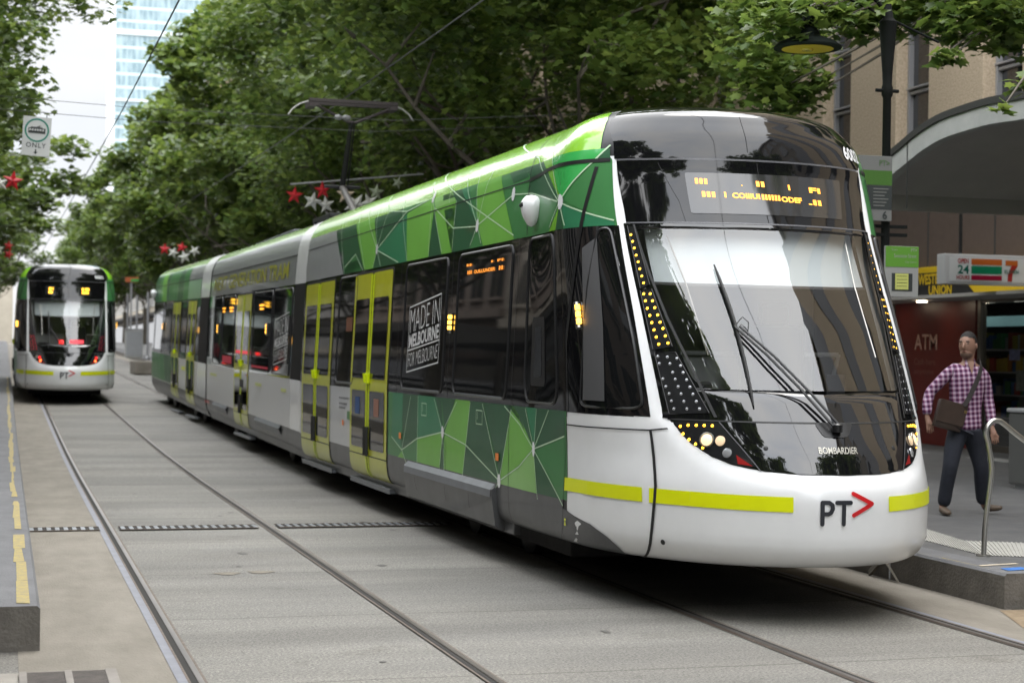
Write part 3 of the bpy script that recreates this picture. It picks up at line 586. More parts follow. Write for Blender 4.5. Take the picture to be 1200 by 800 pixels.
def front(root,number,variant):
    near=variant=='near'
    body_shell(root,13.37)
    # black mask with the clear opening left out, and the windscreen
    zs=[1.0275,1.03,1.035,1.045,1.06,1.08,1.105,1.13,1.16,1.19,1.22,1.26,1.30,1.34,1.366]
    def rows(zs,L,name,m,off,par,nt=40):
        V=[];F=[]
        for z in zs:
            e=L(z)
            for i in range(nt+1): V.append(nose_map(-e+2*e*i/nt,z,off))
        n=nt+1
        for j in range(len(zs)-1):
            for i in range(nt): F.append((j*n+i,j*n+i+1,(j+1)*n+i+1,(j+1)*n+i))
        return mesh(name,V,F,m,par,True)
    rows(zs,mask_extent,'lower_mask',M_black,.004,root)
    zw=[1.374,1.40,1.44,1.5,1.56,1.586,1.59,1.60,1.615,1.635,1.66,1.695]+[1.74+.05*i for i in range(18)]+[2.635,2.67,2.695,2.715,2.73,2.74,2.744,2.748,2.765,2.78,2.786]
    V=[];F=[];GV=[];GF=[]
    def side_strip(s):
        V=[];F=[]
        for z in zw:
            e=opening(z); a=mask_extent(max(z,1.43))
            b=e if e else 0
            for i in range(13): V.append(nose_map(s*(a+(b-a)*i/12),z,.004))
        for j in range(len(zw)-1):
            for i in range(12): F.append((j*13+i,j*13+i+1,(j+1)*13+i+1,(j+1)*13+i))
        return V,F
    mbm=MB()
    for s in (-1,1):
        v,f=side_strip(s); mbm.add(v,f)
    mask=mesh('windscreen_surround',mbm.v,mbm.f,M_black,root,True)
    gz_rows=[z for z in zw if opening(z)]
    GV=[];nt=36
    for z in gz_rows:
        e=opening(z)+.004
        for i in range(nt+1): GV.append(nose_map(-e+2*e*i/nt,z,.003))
    for j in range(len(gz_rows)-1):
        for i in range(nt): GF.append((j*(nt+1)+i,j*(nt+1)+i+1,(j+1)*(nt+1)+i+1,(j+1)*(nt+1)+i))
    ws=mesh('windscreen',GV,GF,M_glasswind,root,True)
    # destination band, roof dome
    rows([2.794,2.85,2.92,3.0,3.08,3.16,3.22,3.262],lambda z:.56+.03*sstep((z-2.8)/.45),'destination_panel',M_dome,.004,root)
    dome_e=lambda z: .600+.015*(z-3.27)/.15+ (.0 if z<3.36 else .06*sstep((z-3.36)/.25)) if z<3.61 else .675+.1*(z-3.61)/.16
    rows([3.275,3.3,3.33,3.36,3.4,3.45,3.5,3.54,3.57,3.6,3.62,3.64,3.66,3.68,3.70,3.715,3.73,3.745,3.757,3.766],dome_e,'roof_dome',M_dome,.004,root)
    # seams
    G=mat('seam_grey',(.12,.12,.13),.3)
    strokes('panel_joint',[[(-.59+.04*i,3.268) for i in range(30)]],.012,G,.006,root,2.0)
    strokes('panel_joint',[[(-.56+.04*i,2.790) for i in range(29)]],.010,G,.006,root,2.0)
    strokes('panel_joint',[[(-.545+.0389*i,1.370) for i in range(29)]],.010,M_rubber,.006,root,2.0)
    strokes('panel_joint',[[(-.044,3.33),(-.044,3.62)],[(-.316,2.80),(-.33,2.95),(-.405,3.24)],[(.0,2.80),(-.012,3.25)]],.004,M_rubber,.007,root,2.0)
    for s in (-1,1):
        f=lambda P:[(s*abs(p[0]),p[1]) if s>0 else (p[0],p[1]) for p in P]
        g=lambda P:[(-s*p[0],p[1]) for p in P]      # data drawn for the near side (negative t)
        patch('roof_edge_panel',g([(-.683,3.36),(-.69,3.45),(-.70,3.53),(-.72,3.60),(-.78,3.68),(-.9,3.715),(-13.37,3.715),(-13.37,3.36)]),M_lime,.004,root)
        patch('upper_side_panel',g([(-.598,2.765),(-.612,3.27),(-.655,3.36),(-13.37,3.36),(-13.37,2.765)]),GREEN['m'],.003,root)
        patch('grey_panel',g([(-11.05,3.365),(-10.66,2.765),(-13.37,2.765),(-13.37,3.365)]),M_lgrey,.005,root)
        patch('window_band',g([(-.600,1.375),(-.592,2.765),(-13.37,2.765),(-13.37,1.375)]),M_black,.003,root)
        patch('lower_side_panel',g(rect(-13.37,-1.18,.70,1.375)),GREEN['m'],.003,root)
        patch('white_panel',g([(-13.37,.67),(-9.62,.66),(-9.75,1.0),(-9.62,1.375),(-13.37,1.375)]),M_lgrey if 0 else mat('pale_panel',(.50,.51,.52),.3,coat=.4),.005,root)
        patch('skirt',g(rect(-13.37,-1.32,.37,.70)),M_dgrey,.004,root)
        patch('skirt',g([(-1.32,.371),(-1.32,.635),(-1.15,.625),(-.98,.60),(-.88,.565),(-.80,.50),(-.74,.43),(-.69,.371)]),M_dgrey,.004,root)
        mb=MB(); mb.box(-s*1.24 if s<0 else 1.10, -s*1.10 if s<0 else 1.24,3.6,13.9,.29,.40)
        mb=MB(); x=-1.225*s*-1
        mb.box(min(s*1.18,s*1.245),max(s*1.18,s*1.245),4.0,13.95,.28,.40,.01); mb.ob('lower_skirt',M_dgrey,root)
        strokes('panel_gap',[g([(-.607,1.285),(-.612,.9),(-.631,.372)]),g([(-1.176,1.275),(-.9,1.275),(-.61,1.282),(-.545,1.30)]),g([(-1.176,1.275),(-1.25,.9),(-1.32,.62),(-1.33,.37)])],.010,M_rubber,.007,root)
        strokes('panel_gap',[g([(-.79,2.79),(-.74,3.0),(-.694,3.22)]),g([(-.79,2.79),(-.93,2.2),(-1.133,1.335)])],.022,M_satin,.009,root)
        strokes('panel_gap',[g([(-3.05,2.78),(-3.08,3.0),(-3.1,3.25),(-3.12,3.5),(-3.10,3.62),(-3.0,3.70)])],.014,M_rubber,.009,root)
        strokes('panel_gap',[g([(-13.37,3.20),(-3.1,3.235)])],.010,M_rubber,.009,root)
        strokes('panel_gap',[g([(-3.1,3.24),(-2,3.27),(-1.2,3.275),(-.62,3.268)])],.030,M_satin,.009,root)
        strokes('reflective_stripe',[g([(-.635,.834),(-.5,.834),(-.35,.83),(-.189,.827)]) if s<0 else [(.155,.827),(.3,.83),(.5,.834),(.635,.834)]],.100,M_yel,.006,root,2.0)
        strokes('reflective_stripe',[g([(-1.275,.822),(-.9,.83),(-.66,.834)])],.100,M_yel,.006,root)
        # light clusters
        for k,(P,D_,mm,r) in enumerate((([(-.556,2.767),(-.527,2.767),(-.509,2.321),(-.55,2.294)],D1_PTS,M_amber,.0095),([(-.553,2.28),(-.505,2.289),(-.475,1.875),(-.549,1.852)],D2_PTS,M_amber,.0105),([(-.546,1.832),(-.468,1.834),(-.40,1.421),(-.535,1.402)],D3_PTS,M_clearled,.0115))):
            ll=patch('lamp_strip',rquad(g(P),.02,2),M_housing,.009,root)
            if not near: mm=mat('red_led_dim',(.75,.01,.03),.3,emit=.45)
            if not near and k<2: continue
            dots('led_row',g([p for p in D_]),r*(1 if s<0 else .75),mm,.010 if s<0 else .007,ll)
            ring_on('lamp_bezel',g(P),.004,M_dmetal,.010,ll)
        if near: strokes('screen_edge',[g([(-.527,2.776),(-.5,2.414),(-.471,2.082),(-.431,1.787),(-.382,1.393)])],.016,M_rubber,.009,root,1.5)
        hl=patch('headlight',rquad(g([(-.535,1.358),(-.37,1.362),(-.285,1.065),(-.36,1.080),(-.43,1.140),(-.49,1.225)]),.03,3),M_housing,.007,root)
        strokes('headlight_rim',[g([(-.374,1.362),(-.278,1.045)])],.008,G,.010,hl,2.0)
        dots('indicator_led',g([(a,b+.0) for a,b in LEDS_PTS]),.0105,M_amber if near else M_clearled,.009,hl)
        c=nose_map(-s*-.427 if s>0 else -.427,1.237,.008); n_=(nose_map((-.427 if s<0 else .427),1.237,.05)-c).normalized(); Mx=Matrix.Translation(c)@n_.to_track_quat('Z','Y').to_matrix().to_4x4()
        mb=MB(); mb.lathe([(.055,0),(.055,.010),(.046,.012),(.044,.004)],n=20,M=Mx); mb.ob('lamp_ring',M_steel,hl,True)
        mb=MB(); mb.lathe([(.043,0),(.040,.010),(.025,.018),(.005,.021)],n=20,M=Mx); mb.ob('main_lamp',mat('headlamp_glow',(1,.72,.42),.2,emit=.8) if near else mat('headlamp_off',(.35,.33,.3),.15),hl,True)
        c=nose_map((-.385 if s<0 else .385),1.235,.008); Mx=Matrix.Translation(c)@n_.to_track_quat('Z','Y').to_matrix().to_4x4()
        mb=MB(); mb.lathe([(.036,0),(.034,.010),(.02,.014),(.005,.016)],n=16,M=Mx); mb.ob('side_lamp',mat('bulb_dim',(.75,.55,.35),.2,emit=.5) if near else M_redled,hl,True)
        c=nose_map((-.372 if s<0 else .372),1.155,.008); Mx=Matrix.Translation(c)@n_.to_track_quat('Z','Y').to_matrix().to_4x4()
        mb=MB(); mb.lathe([(.034,0),(.033,.008),(.02,.012),(.005,.014)],n=16,M=Mx); mb.ob('fog_lamp',M_clearled if near else mat('tail_lamp',(1,.12,.03),.3,emit=5),hl,True)
        patch('red_reflector',g([(-.345,1.145),(-.300,1.075),(-.345,1.085)]),mat('reflector_red',(.30,.01,.01),.3),.010,hl)
        # cab side window
        w=g(rquad([(-.695,2.74),(-.632,2.745),(-.615,1.9),(-.622,1.425),(-.925,1.425),(-.885,1.75),(-.80,2.3)],.06))
        window(root,w,nose_map)
        patch('curtain',g([(-.80,2.6),(-.705,2.68),(-.74,2.0),(-.78,1.47),(-.90,1.47),(-.86,1.9)]),mat('curtain_grey',(.085,.085,.088),.35),.012,root)
        beacon(root,-s*-.873 if s>0 else -.873,2.0,2.19,nose_map)
        tub=nose_map(s*.603,.518,.0)
        dots('tow_cap',[(s*.585,.518)],.020,M_rubber,.002,root)
    # near side facets, seams and nodes
    if near:
        for c,p in UPPER+LOWER: patch('livery_facet',[(min(a,-.606),b) for a,b in p],GREEN[c],.005,root)
        strokes('livery_line',[[tuple(q) for q in l] for l in SEAMS],.011,M_line,.007,root)
        for (a,b) in NODES:
            patch('livery_node',[(a+.048*math.cos(2*PI*i/16),b+.06*math.sin(2*PI*i/16)) for i in range(16)],M_white,.009,root)
    # windows of the saloon, near side
    for a,b in ((-10.85,-9.75),(-7.27,-5.56),(-5.15,-3.42)):
        w=window(root,rrect(a,b,1.42,2.72,.10),nose_map)
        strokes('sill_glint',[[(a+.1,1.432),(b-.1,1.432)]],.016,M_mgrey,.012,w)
    w=window(root,rquad([(-2.94,2.74),(-1.35,2.74),(-1.50,1.42),(-2.80,1.42)],.2),nose_map)
    patch('opening_light',rrect(-2.55,-1.95,1.55,2.1,.06),M_satin,.010,w); patch('opening_light_pane',rrect(-2.4,-2.08,1.62,2.02,.04),mat('pane_grey',(.04,.042,.045),.08),.012,w)
    seamlines(root,[[(t,.36),(t,1.37)] for t in (-3.3,)]+[[(-5.36,.38),(-5.36,.98)]]+[[(t,1.38),(t,2.76)] for t in (-5.36,-3.25,-7.5)],nose_map)
    door(root,-13.25,-11.15,nose_map); door(root,-9.92,-7.86,nose_map)
    # bogie fairing
    M_fair=M_mgrey
    mb=MB(); prof=[(-1.32,.685),(-1.365,.645),(-1.37,.60),(-1.33,.33),(-1.27,.29),(-1.2,.29),(-1.2,.685)]
    mb.prism([(p[0],p[1]) for p in prof],4.27,7.53,'y'); fr=mb.ob('bogie_fairing',M_dgrey,root)
    mb=MB(); mb.add([(-1.372,4.3,.640),(-1.372,7.5,.640),(-1.374,7.5,.575),(-1.374,4.3,.575),(-1.33,7.5,.688),(-1.33,4.3,.688)],[(0,1,2,3),(0,5,4,1)]); mb.ob('fairing_bevel',M_mgrey,fr)
    strokes('fairing_gap',[[(-6.4,.30),(-6.45,.56)],[(-5.3,.30),(-5.25,.56)],[(-4.5,.30),(-4.4,.56)]],.01,M_rubber,.052,fr)
    # nose lettering
    k=2.0; t0=-.106; zb,zt=.690,.858; w=.028
    P=[[(t0+.008,zb+.013),(t0+.008,zt-.013),(t0+.030,zt-.013),(t0+.040,zt-.028),(t0+.042,zt-.052),(t0+.036,zt-.078),(t0+.028,zt-.088),(t0+.008,zt-.088)]]
    T=[[(t0+.056,zt-.013),(t0+.104,zt-.013)],[(t0+.080,zt-.013),(t0+.080,zb+.013)]]
    dz=-.004
    strokes('logo_letters',P+T,w,M_logo,.008,root,k,round_=True)
    strokes('logo_arrow',[[(t0+.115,.902),(t0+.185,.835),(t0+.115,.762)]],w,M_red,.009,root,k,round_=True)
    if near:
        text_on('maker_name','BOMBARDIER',[(-.078,1.167),(.066,1.167),(.070,1.212),(-.076,1.212)],mat('chrome_lettering',(.5,.48,.42),.3,metal=.3),.008,root,bold=.02)
        dots('bolt_hole',[(-.248,1.198),(.248,1.198)],.018,M_rubber,.003,root)
    patch('wiper_well',rquad([(-.066,1.372),(.08,1.372),(.045,1.275),(-.045,1.275)],.02,2),M_satin,.008,root)
    text_on('fleet_number',number,[(.475,3.345),(.64,3.33),(.655,3.44),(.485,3.455)] if near else [(.40,3.36),(.56,3.345),(.565,3.44),(.405,3.455)],M_white,.009,root,bold=.03)
    # destination displays
    if near:
        dp=patch('destination_display',rquad([(-.29,2.86),(.36,2.86),(.40,3.17),(-.30,3.17)],.01,2),M_display,.008,root)
        for s_,a,b,z_ in (('III',-.262,-.215,3.085),('.',-.085,-.080,3.075),('II',-.025,.008,3.075),('I',.108,.116,3.06),('FI',.205,.262,3.05),
                          ('III',-.240,-.190,2.985),('I',-.155,-.148,2.985),('COIIIUI',-.125,-.018,2.98),('IIIIII',-.01,.065,2.975),('ODEF',.07,.16,2.965),('.II',.19,.255,2.955)):
            h_=.010 if s_=='.' else .042
            text_on('amber_writing',s_,[(a,z_),(b,z_-.003),(b,z_+h_-.003),(a,z_+h_)],M_amber2,.010,dp,bold=.035)
    else:
        for a,b,s1,s2 in ((-.30,-.16,'109','2'),(.14,.32,'TO CITY','EXPRESS'[:4])):
            dp=patch('destination_display',rrect(a,b,2.9,3.14,.02,3,2),M_display,.008,root)
            text_on('amber_writing','III I' if a<0 else 'II IIII',[(a+.05,3.03),(b-.03,3.03),(b-.03,3.10),(a+.05,3.10)],M_amber,.010,dp,bold=.03)
            text_on('amber_writing','III' if a<0 else 'IIIII',[(a+.05,2.94),(b-.04,2.94),(b-.04,3.00),(a+.05,3.00)],M_amber,.010,dp,bold=.03)
    # wiper
    P0=nose_map(.005,1.318,.03)
    wp=MB(); wp.lathe([(.035,-.02),(.035,.03),(.02,.04)],c=P0,n=12); wi=wp.ob('wiper',M_satin,root,True)
    wp=MB()
    for d0,d1 in ((-.012,-.246),(.012,-.229)):
        wp.tube([nose_map(d0,1.33,.05),nose_map(d0+(d1-d0)*.33,1.55,.075),nose_map(d0+(d1-d0)*.66,1.78,.08),nose_map(d1,2.00,.055)],.010,6)
    wp.ob('wiper_arm',M_satin,wi,True)
    wp=MB(); pts=[nose_map(-.252+.012*math.sin(i/9*PI),1.47+i*.11,.030+.012*math.sin(i/9*PI)) for i in range(10)]; wp.tube(pts,[.006]+[.013]*8+[.006],6)
    wp.tube([nose_map(-.236,2.02,.05),nose_map(-.21,2.07,.05),nose_map(-.195,2.03,.05),nose_map(-.205,1.97,.05)],.004,5)
    wp.ob('wiper_blade',M_rubber,wi,True)
    # cab interior behind the glass
    cb=MB(); cb.k=0; cb.box(-1.18,1.18,3.35,3.40,.9,3.2)
    cb.k=1; cb.box(-.9,.9,1.6,3.3,.95,1.0); cb.box(-.62,.62,1.45,2.2,1.0,1.46,.05); cb.box(-1.05,1.05,2.0,2.3,1.0,1.46,.05)
    cb.k=2; cb.box(-.9,.9,2.35,3.3,2.9,2.95)
    cb.ob('cab_interior',[mat('bulkhead',(.48,.50,.51),.6),M_cabdark,M_cabin],root)
    for s in (-1,1):
        cb=MB(); v=[nose_map(s*t,z,-.05) for z in (1.5,2.0,2.4,2.75) for t in (.56,.50,.62,.8)]
        patch('pillar_lining',[(s*.47,1.5),(s*.75,1.5),(s*.75,2.78),(s*.54,2.78)] ,M_cabin,-.09,root)
    patch('sun_blind',[(-.50,2.385),(.50,2.385),(.50,2.80),(-.50,2.80)],M_blind,-.10,root)
    strokes('blind_bar',[[(-.50,2.38),(-.25,2.38),(0,2.38),(.25,2.38),(.50,2.38)]],.02,M_cabdark,-.085,root,2.0)
    cb=MB(); cb.tube([(-.95,2.55,1.83),(1.0,2.55,1.83)],.018,8); cb.tube([(-.95,2.55,1.83),(-.95,2.9,1.0)],.018,8); cb.tube([(1.0,2.55,1.83),(1.0,2.9,1.0)],.018,8); cb.box(-.9,.55,2.6,2.62,1.25,1.80); cb.ob('cab_rail',mat('pale_rail',(.75,.78,.78),.5),root)
    cb=MB(); cb.box(-.02,.5,2.1,2.25,1.45,2.05,.06); cb.box(-.02,.5,1.95,2.25,1.35,1.5,.05); cb.box(.12,.36,2.1,2.2,2.05,2.22,.04); cb.ob('driver_seat',mat('seat_fabric',(.03,.032,.04),.9),root)
    for q_ in ((.62,.78,2.0,2.05,1.5,1.68,.01),(-.75,-.45,1.7,1.8,1.5,1.62,.02)):
        cb=MB(); cb.box(*q_); cb.ob('cab_monitor',M_cabdark,root)
    for s in (-1,1):
        cb=MB(); cb.tube([nose_map(s*.40,2.72,-.06),nose_map(s*.37,2.38,-.06),nose_map(s*.36,1.85,-.06)],.007,6); cb.ob('blind_guide',M_steel,root,True)
def under(root,y0,y1,bogies):
    m=MB(); m.box(-.98,.98,y0+1.6,y1,.17,.42,.02); m.box(-.7,.7,y0+.2,y0+1.6,.36,.5,.02); m.ob('underframe',M_under,root)
    for yb in bogies:
        for dy in (-.9,.9):
            for x in (-.75,.75):
                m=MB(); Mx=Matrix.Translation((x,yb+dy,.30))@Matrix.Rotation(PI/2,4,'Y')
                m.lathe([(.05,-.07),(.24,-.07),(.30,-.05),(.30,.05),(.24,.07),(.05,.07)],n=20,M=Mx); m.ob('wheel',M_dmetal,root,True)
YAW=.0095
tram=empty('tram',(5.419,10,0),(0,0,YAW)); tag(tram,'long green, white and black tram numbered 6002 filling the right of the picture','tram')
front(tram,'6002','near')
under(tram,1.7,13.9,(5.9,))
# side extras of the near tram
ex=MB()
c=nose_map(-2.58,2.965,.05)
ex.lathe([(.01,-.135),(.035,-.12),(.075,-.05),(.092,.02),(.085,.07),(.05,.11),(.01,.12)],c=c,n=20); o=ex.ob('side_camera',M_white,tram,True)
ex=MB(); ex.tube([nose_map(-2.58,2.99,.14),nose_map(-2.5,3.0,.13)],.02,8); ex.ob('camera_lens',M_rubber,o,True)
for t in (-5.31,): beacon(tram,t,1.99,2.18,nose_map)
M_orange=mat('orange_reflector',(.85,.22,.02),.35)
for t,z in ((-7.24,.93),(-3.62,.925),(-10.3,.94),(-12.96,1.06)):
    patch('orange_reflector',rect(t-.05,t+.05,z-.032,z+.032),M_orange,.014,tram)
for t in (-6.22,-4.2):
    strokes('hatch_outline',[[(t-.1,1.18),(t-.1,1.30),(t+.1,1.30),(t+.1,1.18),(t-.1,1.18)],[(t-.06,1.29),(t-.06,1.22)]],.008,M_line,.012,tram)
for t,z in ((-4.02,.47),(-1.2,.52)):
    strokes('jacking_mark',[[(t-.03,z+.035),(t+.03,z+.035)],[(t,z+.035),(t,z)]],.014,M_yel,.012,tram)
    patch('jacking_mark',[(t-.035,z-.01),(t+.035,z-.01),(t+.012,z+.02),(t-.012,z+.02)],M_yel,.012,tram)
# window writing
def made_in(t0,t1,zb,zt,sl,parent,smap,off=.012):
    q=lambda a,b:(t0+(t1-t0)*a, zb+(zt-zb)*b+sl*(t1-t0)*a)
    strokes('window_lettering',[[q(0,0),q(0,1),q(1,1),q(1,0),q(0,0)],[q(0,.33),q(1,.33)]],.014,M_text,off,parent,1.0,smap)
    text_on('window_lettering','MADE IN',[q(.04,.60),q(.96,.60),q(.96,.95),q(.04,.95)],M_text,off,parent,-.015,smap)
    text_on('window_lettering','MELBOURNE',[q(.03,.36),q(.97,.36),q(.97,.57),q(.03,.57)],M_text,off,parent,.03,smap)
    text_on('window_lettering','FOR MELBOURNE',[q(.04,.07),q(.96,.07),q(.96,.28),q(.04,.28)],M_text,off,parent,-.015,smap)
made_in(-7.02,-5.73,1.60,2.27,.085,tram,nose_map)
for s_,a,b,z_,h_ in (('II',-4.86,-4.7,2.60,.022),('I',-4.05,-4.0,2.60,.02),('FI',-3.86,-3.68,2.60,.022),('III',-4.82,-4.68,2.525,.035),('OUILLIUNDER',-4.6,-3.92,2.525,.032),('II',-3.80,-3.68,2.525,.035)):
    text_on('amber_writing',s_,[(a,z_),(b,z_),(b,z_+h_),(a,z_+h_)],mat('amber_dim',(1,.33,.04),.4,emit=.8),.013,tram,.03)
patch('ticket_notice',rect(-10.32,-9.95,2.05,2.22),mat('brown_notice',(.16,.06,.03),.5),.012,tram)
patch('green_sticker',rrect(-10.05,-9.65,.99,1.09,.02),GREEN['m'],.012,tram)
for i,(zz,w_) in enumerate(((1.24,.62),(1.17,.50),(1.12,.42))): strokes('small_print',[[(-10.55+.1*j,zz),(-10.55+.1*j+.07,zz)] for j in range(int(w_/.1))],.02,M_dgrey,.012,tram)
for t,c_ in ((-9.42,mat('blue_pictogram',(.03,.08,.22),.5)),(-8.4,mat('red_pictogram',(.30,.14,.10),.5))):
    patch('door_pictogram',rect(t-.13,t+.13,1.08,1.28),c_,.020,tram)
# ---- middle and rear sections
def plain_section(name_y0,length,tilt):
    pass
def section_shell(root,y0,y1,lookup):
    zs=[.37,.395,.45,.55,.66,.83,1.1,1.37,2.0,2.4,2.765,3.0,3.2,3.3,3.4,3.45,3.5,3.55,3.59,3.63,3.67,3.70,3.73,3.75,3.77]
    prof=[(-fW(z),z) for z in zs]+[(fW(z),z) for z in reversed(zs)]
    n=len(prof); V=[(x,y,z) for y in (y0,y1) for x,z in prof]
    F=[(i,(i+1)%n,n+(i+1)%n,n+i) for i in range(n)]; MI=[0 if prof[i][1]<3.69 else 1 for i in range(n)]
    F+=[tuple(range(n-1,-1,-1)),tuple(range(n,2*n))]; MI+=[0,0]
    o=mesh('body_shell',V,F,[M_satin,M_lgrey],root,False,MI); smooth_by_angle(o,25); return o
def add_section(y0,y1,kind):
    """a straight section standing in the tram's frame; y measured from the nose"""
    wy0=y0+10; pz=gz(wy0); pitch=math.atan((gz(y1+10)-gz(wy0))/(y1-y0))
    # baked into coordinates: shift sideways to follow the straight track and tilt with the street
    sx=5.365-(5.419-y0*YAW)
    def smap(t,z,off=0):
        p=side_map(t,z,off); d=p.y
        return Vector((p.x+sx+d*YAW, y0+d, p.z+pz+d*math.sin(pitch)))
    n0=set(bpy.data.objects)
    L_=y1-y0
    V=section_shell(tram,0,L_,None)
    for v in V.data.vertices:
        d=v.co.y; v.co=Vector((v.co.x+sx+d*YAW,y0+d,v.co.z+pz+d*math.sin(pitch)))
    P=lambda name,poly,m,off:patch(name,poly,m,off,tram,smap)
    # front end ring
    rw=1.25 if kind=='middle' else 1.6
    MK=mat('gangway_black',(.004,.004,.004),.6,spec=.2)
    P('end_ring',rect(0,rw,2.765,3.66),M_white,.014); P('end_ring',rect(0,rw,1.375,2.765),MK,.014); P('end_ring',rect(0,rw,.655,1.375),M_white,.014); P('end_ring',rect(0,rw,.37,.655),M_dgrey,.014)
    P('roof_edge_panel',rect(.95,L_,3.50,3.715),M_lime,.004)
    P('upper_side_panel',rect(.95,L_,3.20,3.50),M_lgrey,.004)
    P('upper_side_panel',rect(.95,L_,2.765,3.19),mat('silver_panel',(.26,.27,.275),.3,coat=.4),.004)
    P('window_band',rect(.95,L_,1.375,2.765),M_black,.004)
    P('lower_side_panel',rect(.95,L_,.655,1.375),mat('pale_panel2',(.60,.60,.60),.3),.004)
    P('skirt',rect(.95,L_,.37,.655),M_dgrey,.004)
    strokes('panel_gap',[[(.95,3.195),(L_,3.195)],[(.94,.4),(.94,3.6)]],.016,M_rubber,.012,tram,1,smap)
    mb=MB(); v=[smap(t,z,o_) for t,z,o_ in ((.1,.40,.0),(L_-.1,.40,.0),(L_-.1,.27,.0),(.1,.27,.0),(.1,.40,-.1),(L_-.1,.40,-.1),(L_-.1,.27,-.1),(.1,.27,-.1))]
    mb.add(v,[(0,1,2,3),(7,6,5,4),(0,4,5,1),(3,2,6,7),(0,3,7,4),(1,5,6,2)]); mb.ob('lower_skirt',M_dgrey,tram)
    # undercarriage
    mb=MB(); mb.box(-.95,.95,.5,L_-.4,.16,.42)
    mb.v=[(x+sx+y*YAW,y0+y,z+pz+y*math.sin(pitch)) for x,y,z in mb.v]; mb.ob('underframe',M_under,tram)
    return smap,L_,pz,pitch
# middle : world Y 24.1 .. 36.3
smM,LM,_,_=add_section(14.05,26.3,'middle')
W0=24.05
text_on('yellow_slogan','NEXT GENERATION TRAM',[(11.5-9.4,2.86),(11.5-9.4,2.86),(0,0),(0,0)],M_yel,.01,tram) if False else None
M_slog=mat('slogan_yellow',(.36,.36,.03),.4,vary=.1)
# reading direction runs towards the nose, i.e. decreasing t
text_on('slogan','NEXT GENERATION TRAM',[(35.6-W0,2.87),(26.05-W0,2.87),(26.05-W0,3.13),(35.6-W0,3.13)],M_slog,.012,tram,bold=.012,smap=smM)
def d_sec(y0,y1,smap,wo): return door(tram,y0-wo,y1-wo,smap)
d_sec(29.85,31.85,smM,W0)
for a,b in ((25.5,27.3),(27.5,29.6),(32.1,33.9),(34.1,35.3)):
    w=window(tram,rrect(a-W0,b-W0,1.42,2.72,.09),smM)
for y in (27.82,34.45): beacon(tram,y-W0,2.0,2.2,smM)
made_in(27.05-W0,25.75-W0,1.55,2.25,-.085,tram,smM)
patch('seat_strip',rect(27.6-W0,29.5-W0,1.46,1.50),mat('red_seat_edge',(.55,.02,.05),.5),.014,tram,smM); patch('seat_strip',rect(32.2-W0,33.6-W0,1.46,1.60),mat('red_seat_edge',(.55,.02,.05),.5),.014,tram,smM)  # flat red strips laid on the window glass at seat height
for a,b in ((25.7,26.2),(28.3,29.0),(34.5,35.6)): strokes('yellow_mark',[[(a-W0,1.19),(b-W0,1.19)]],.05,mat('pale_yellow_mark',(.62,.66,.25),.5),.012,tram,1,smM)
text_on('yellow_slogan','TAP',[(31.55-W0,1.13),(30.85-W0,1.13),(30.85-W0,1.24),(31.55-W0,1.24)],M_rubber,.030,tram,.02,smM) if 0 else None
patch('door_pictogram',rect(30.5-W0,30.9-W0,1.08,1.22),M_rubber,.022,tram,smM)
for a,b in ((26.2,28.9),(32.8,35.0)):
    mb=MB(); v=[smM(t-W0,z,o_) for t,z,o_ in ((a,.66,.0),(b,.66,.0),(b,.60,.045),(a,.60,.045),(b,.33,.02),(a,.33,.02))]
    mb.add(v,[(0,1,2,3),(3,2,4,5)]); mb.ob('bogie_fairing',M_mgrey,tram)
strokes('red_print',[[(36.2-W0-.1*i,.62),(36.2-W0-.1*i-.06,.62)] for i in range(8)],.05,M_red,.05,tram,1,smM)
for i,(a,b) in enumerate(((32.4,32.9),(28.4,28.9),(33.6,34.0))):
    strokes('amber_writing',[[(a-W0,2.50),(b-W0,2.50)],[(a-W0+.05,2.44),(b-W0-.05,2.44)]],.028,mat('amber_dim2',(1,.4,.03),.4,emit=2.0),.014,tram,1,smM)
# rear : world Y 36.4 .. 50.2
smR,LR,pzR,ptR=add_section(26.4,40.2,'rear')
W1=36.4
rnd=random.Random(5)
def facets(t0,t1,z0,z1,smap,n,parent):
    xs_top=[t0+(t1-t0)*i/n+ (rnd.uniform(-.25,.25) if 0<i<n else 0) for i in range(n+1)]; xs_bot=[t0+(t1-t0)*i/n+(rnd.uniform(-.4,.4) if 0<i<n else 0) for i in range(n+1)]
    for i in range(n):
        patch('livery_facet',[(xs_bot[i],z0),(xs_bot[i+1],z0),(xs_top[i+1],z1),(xs_top[i],z1)],GREEN[rnd.choice('dmtdml')],.008,parent,smap)
    strokes('livery_line',[[(xs_bot[i],z0),(xs_top[i],z1)] for i in range(1,n)],.02,M_line,.010,parent,1,smap)
facets(40.9-W1,LR,2.765,3.50,smR,8,tram); facets(43.6-W1,LR,.68,1.375,smR,5,tram)
patch('upper_side_panel',rect(38.2-W1,40.9-W1,2.765,3.19),mat('pale_green_panel',(.22,.40,.24),.3),.008,tram,smR)
door(tram,42.35-W1,44.35-W1,smR); door(tram,38.75-W1,40.6-W1,smR)
for a,b in ((40.8,42.1),(44.7,46.5),(47.1,49.6)): window(tram,rrect(a-W1,b-W1,1.42,2.72,.09),smR)
beacon(tram,46.85-W1,2.0,2.2,smR)
strokes('yellow_mark',[[(41.6-W1,1.15),(40.75-W1,1.15)]],.08,M_yel,.012,tram,1,smR)
mb=MB(); c=smR(LR-.4,3.0,.09); mb.lathe([(.01,-.13),(.08,-.05),(.09,.04),(.05,.11),(.01,.12)],c=c,n=12); mb.ob('side_camera',M_white,tram,True)
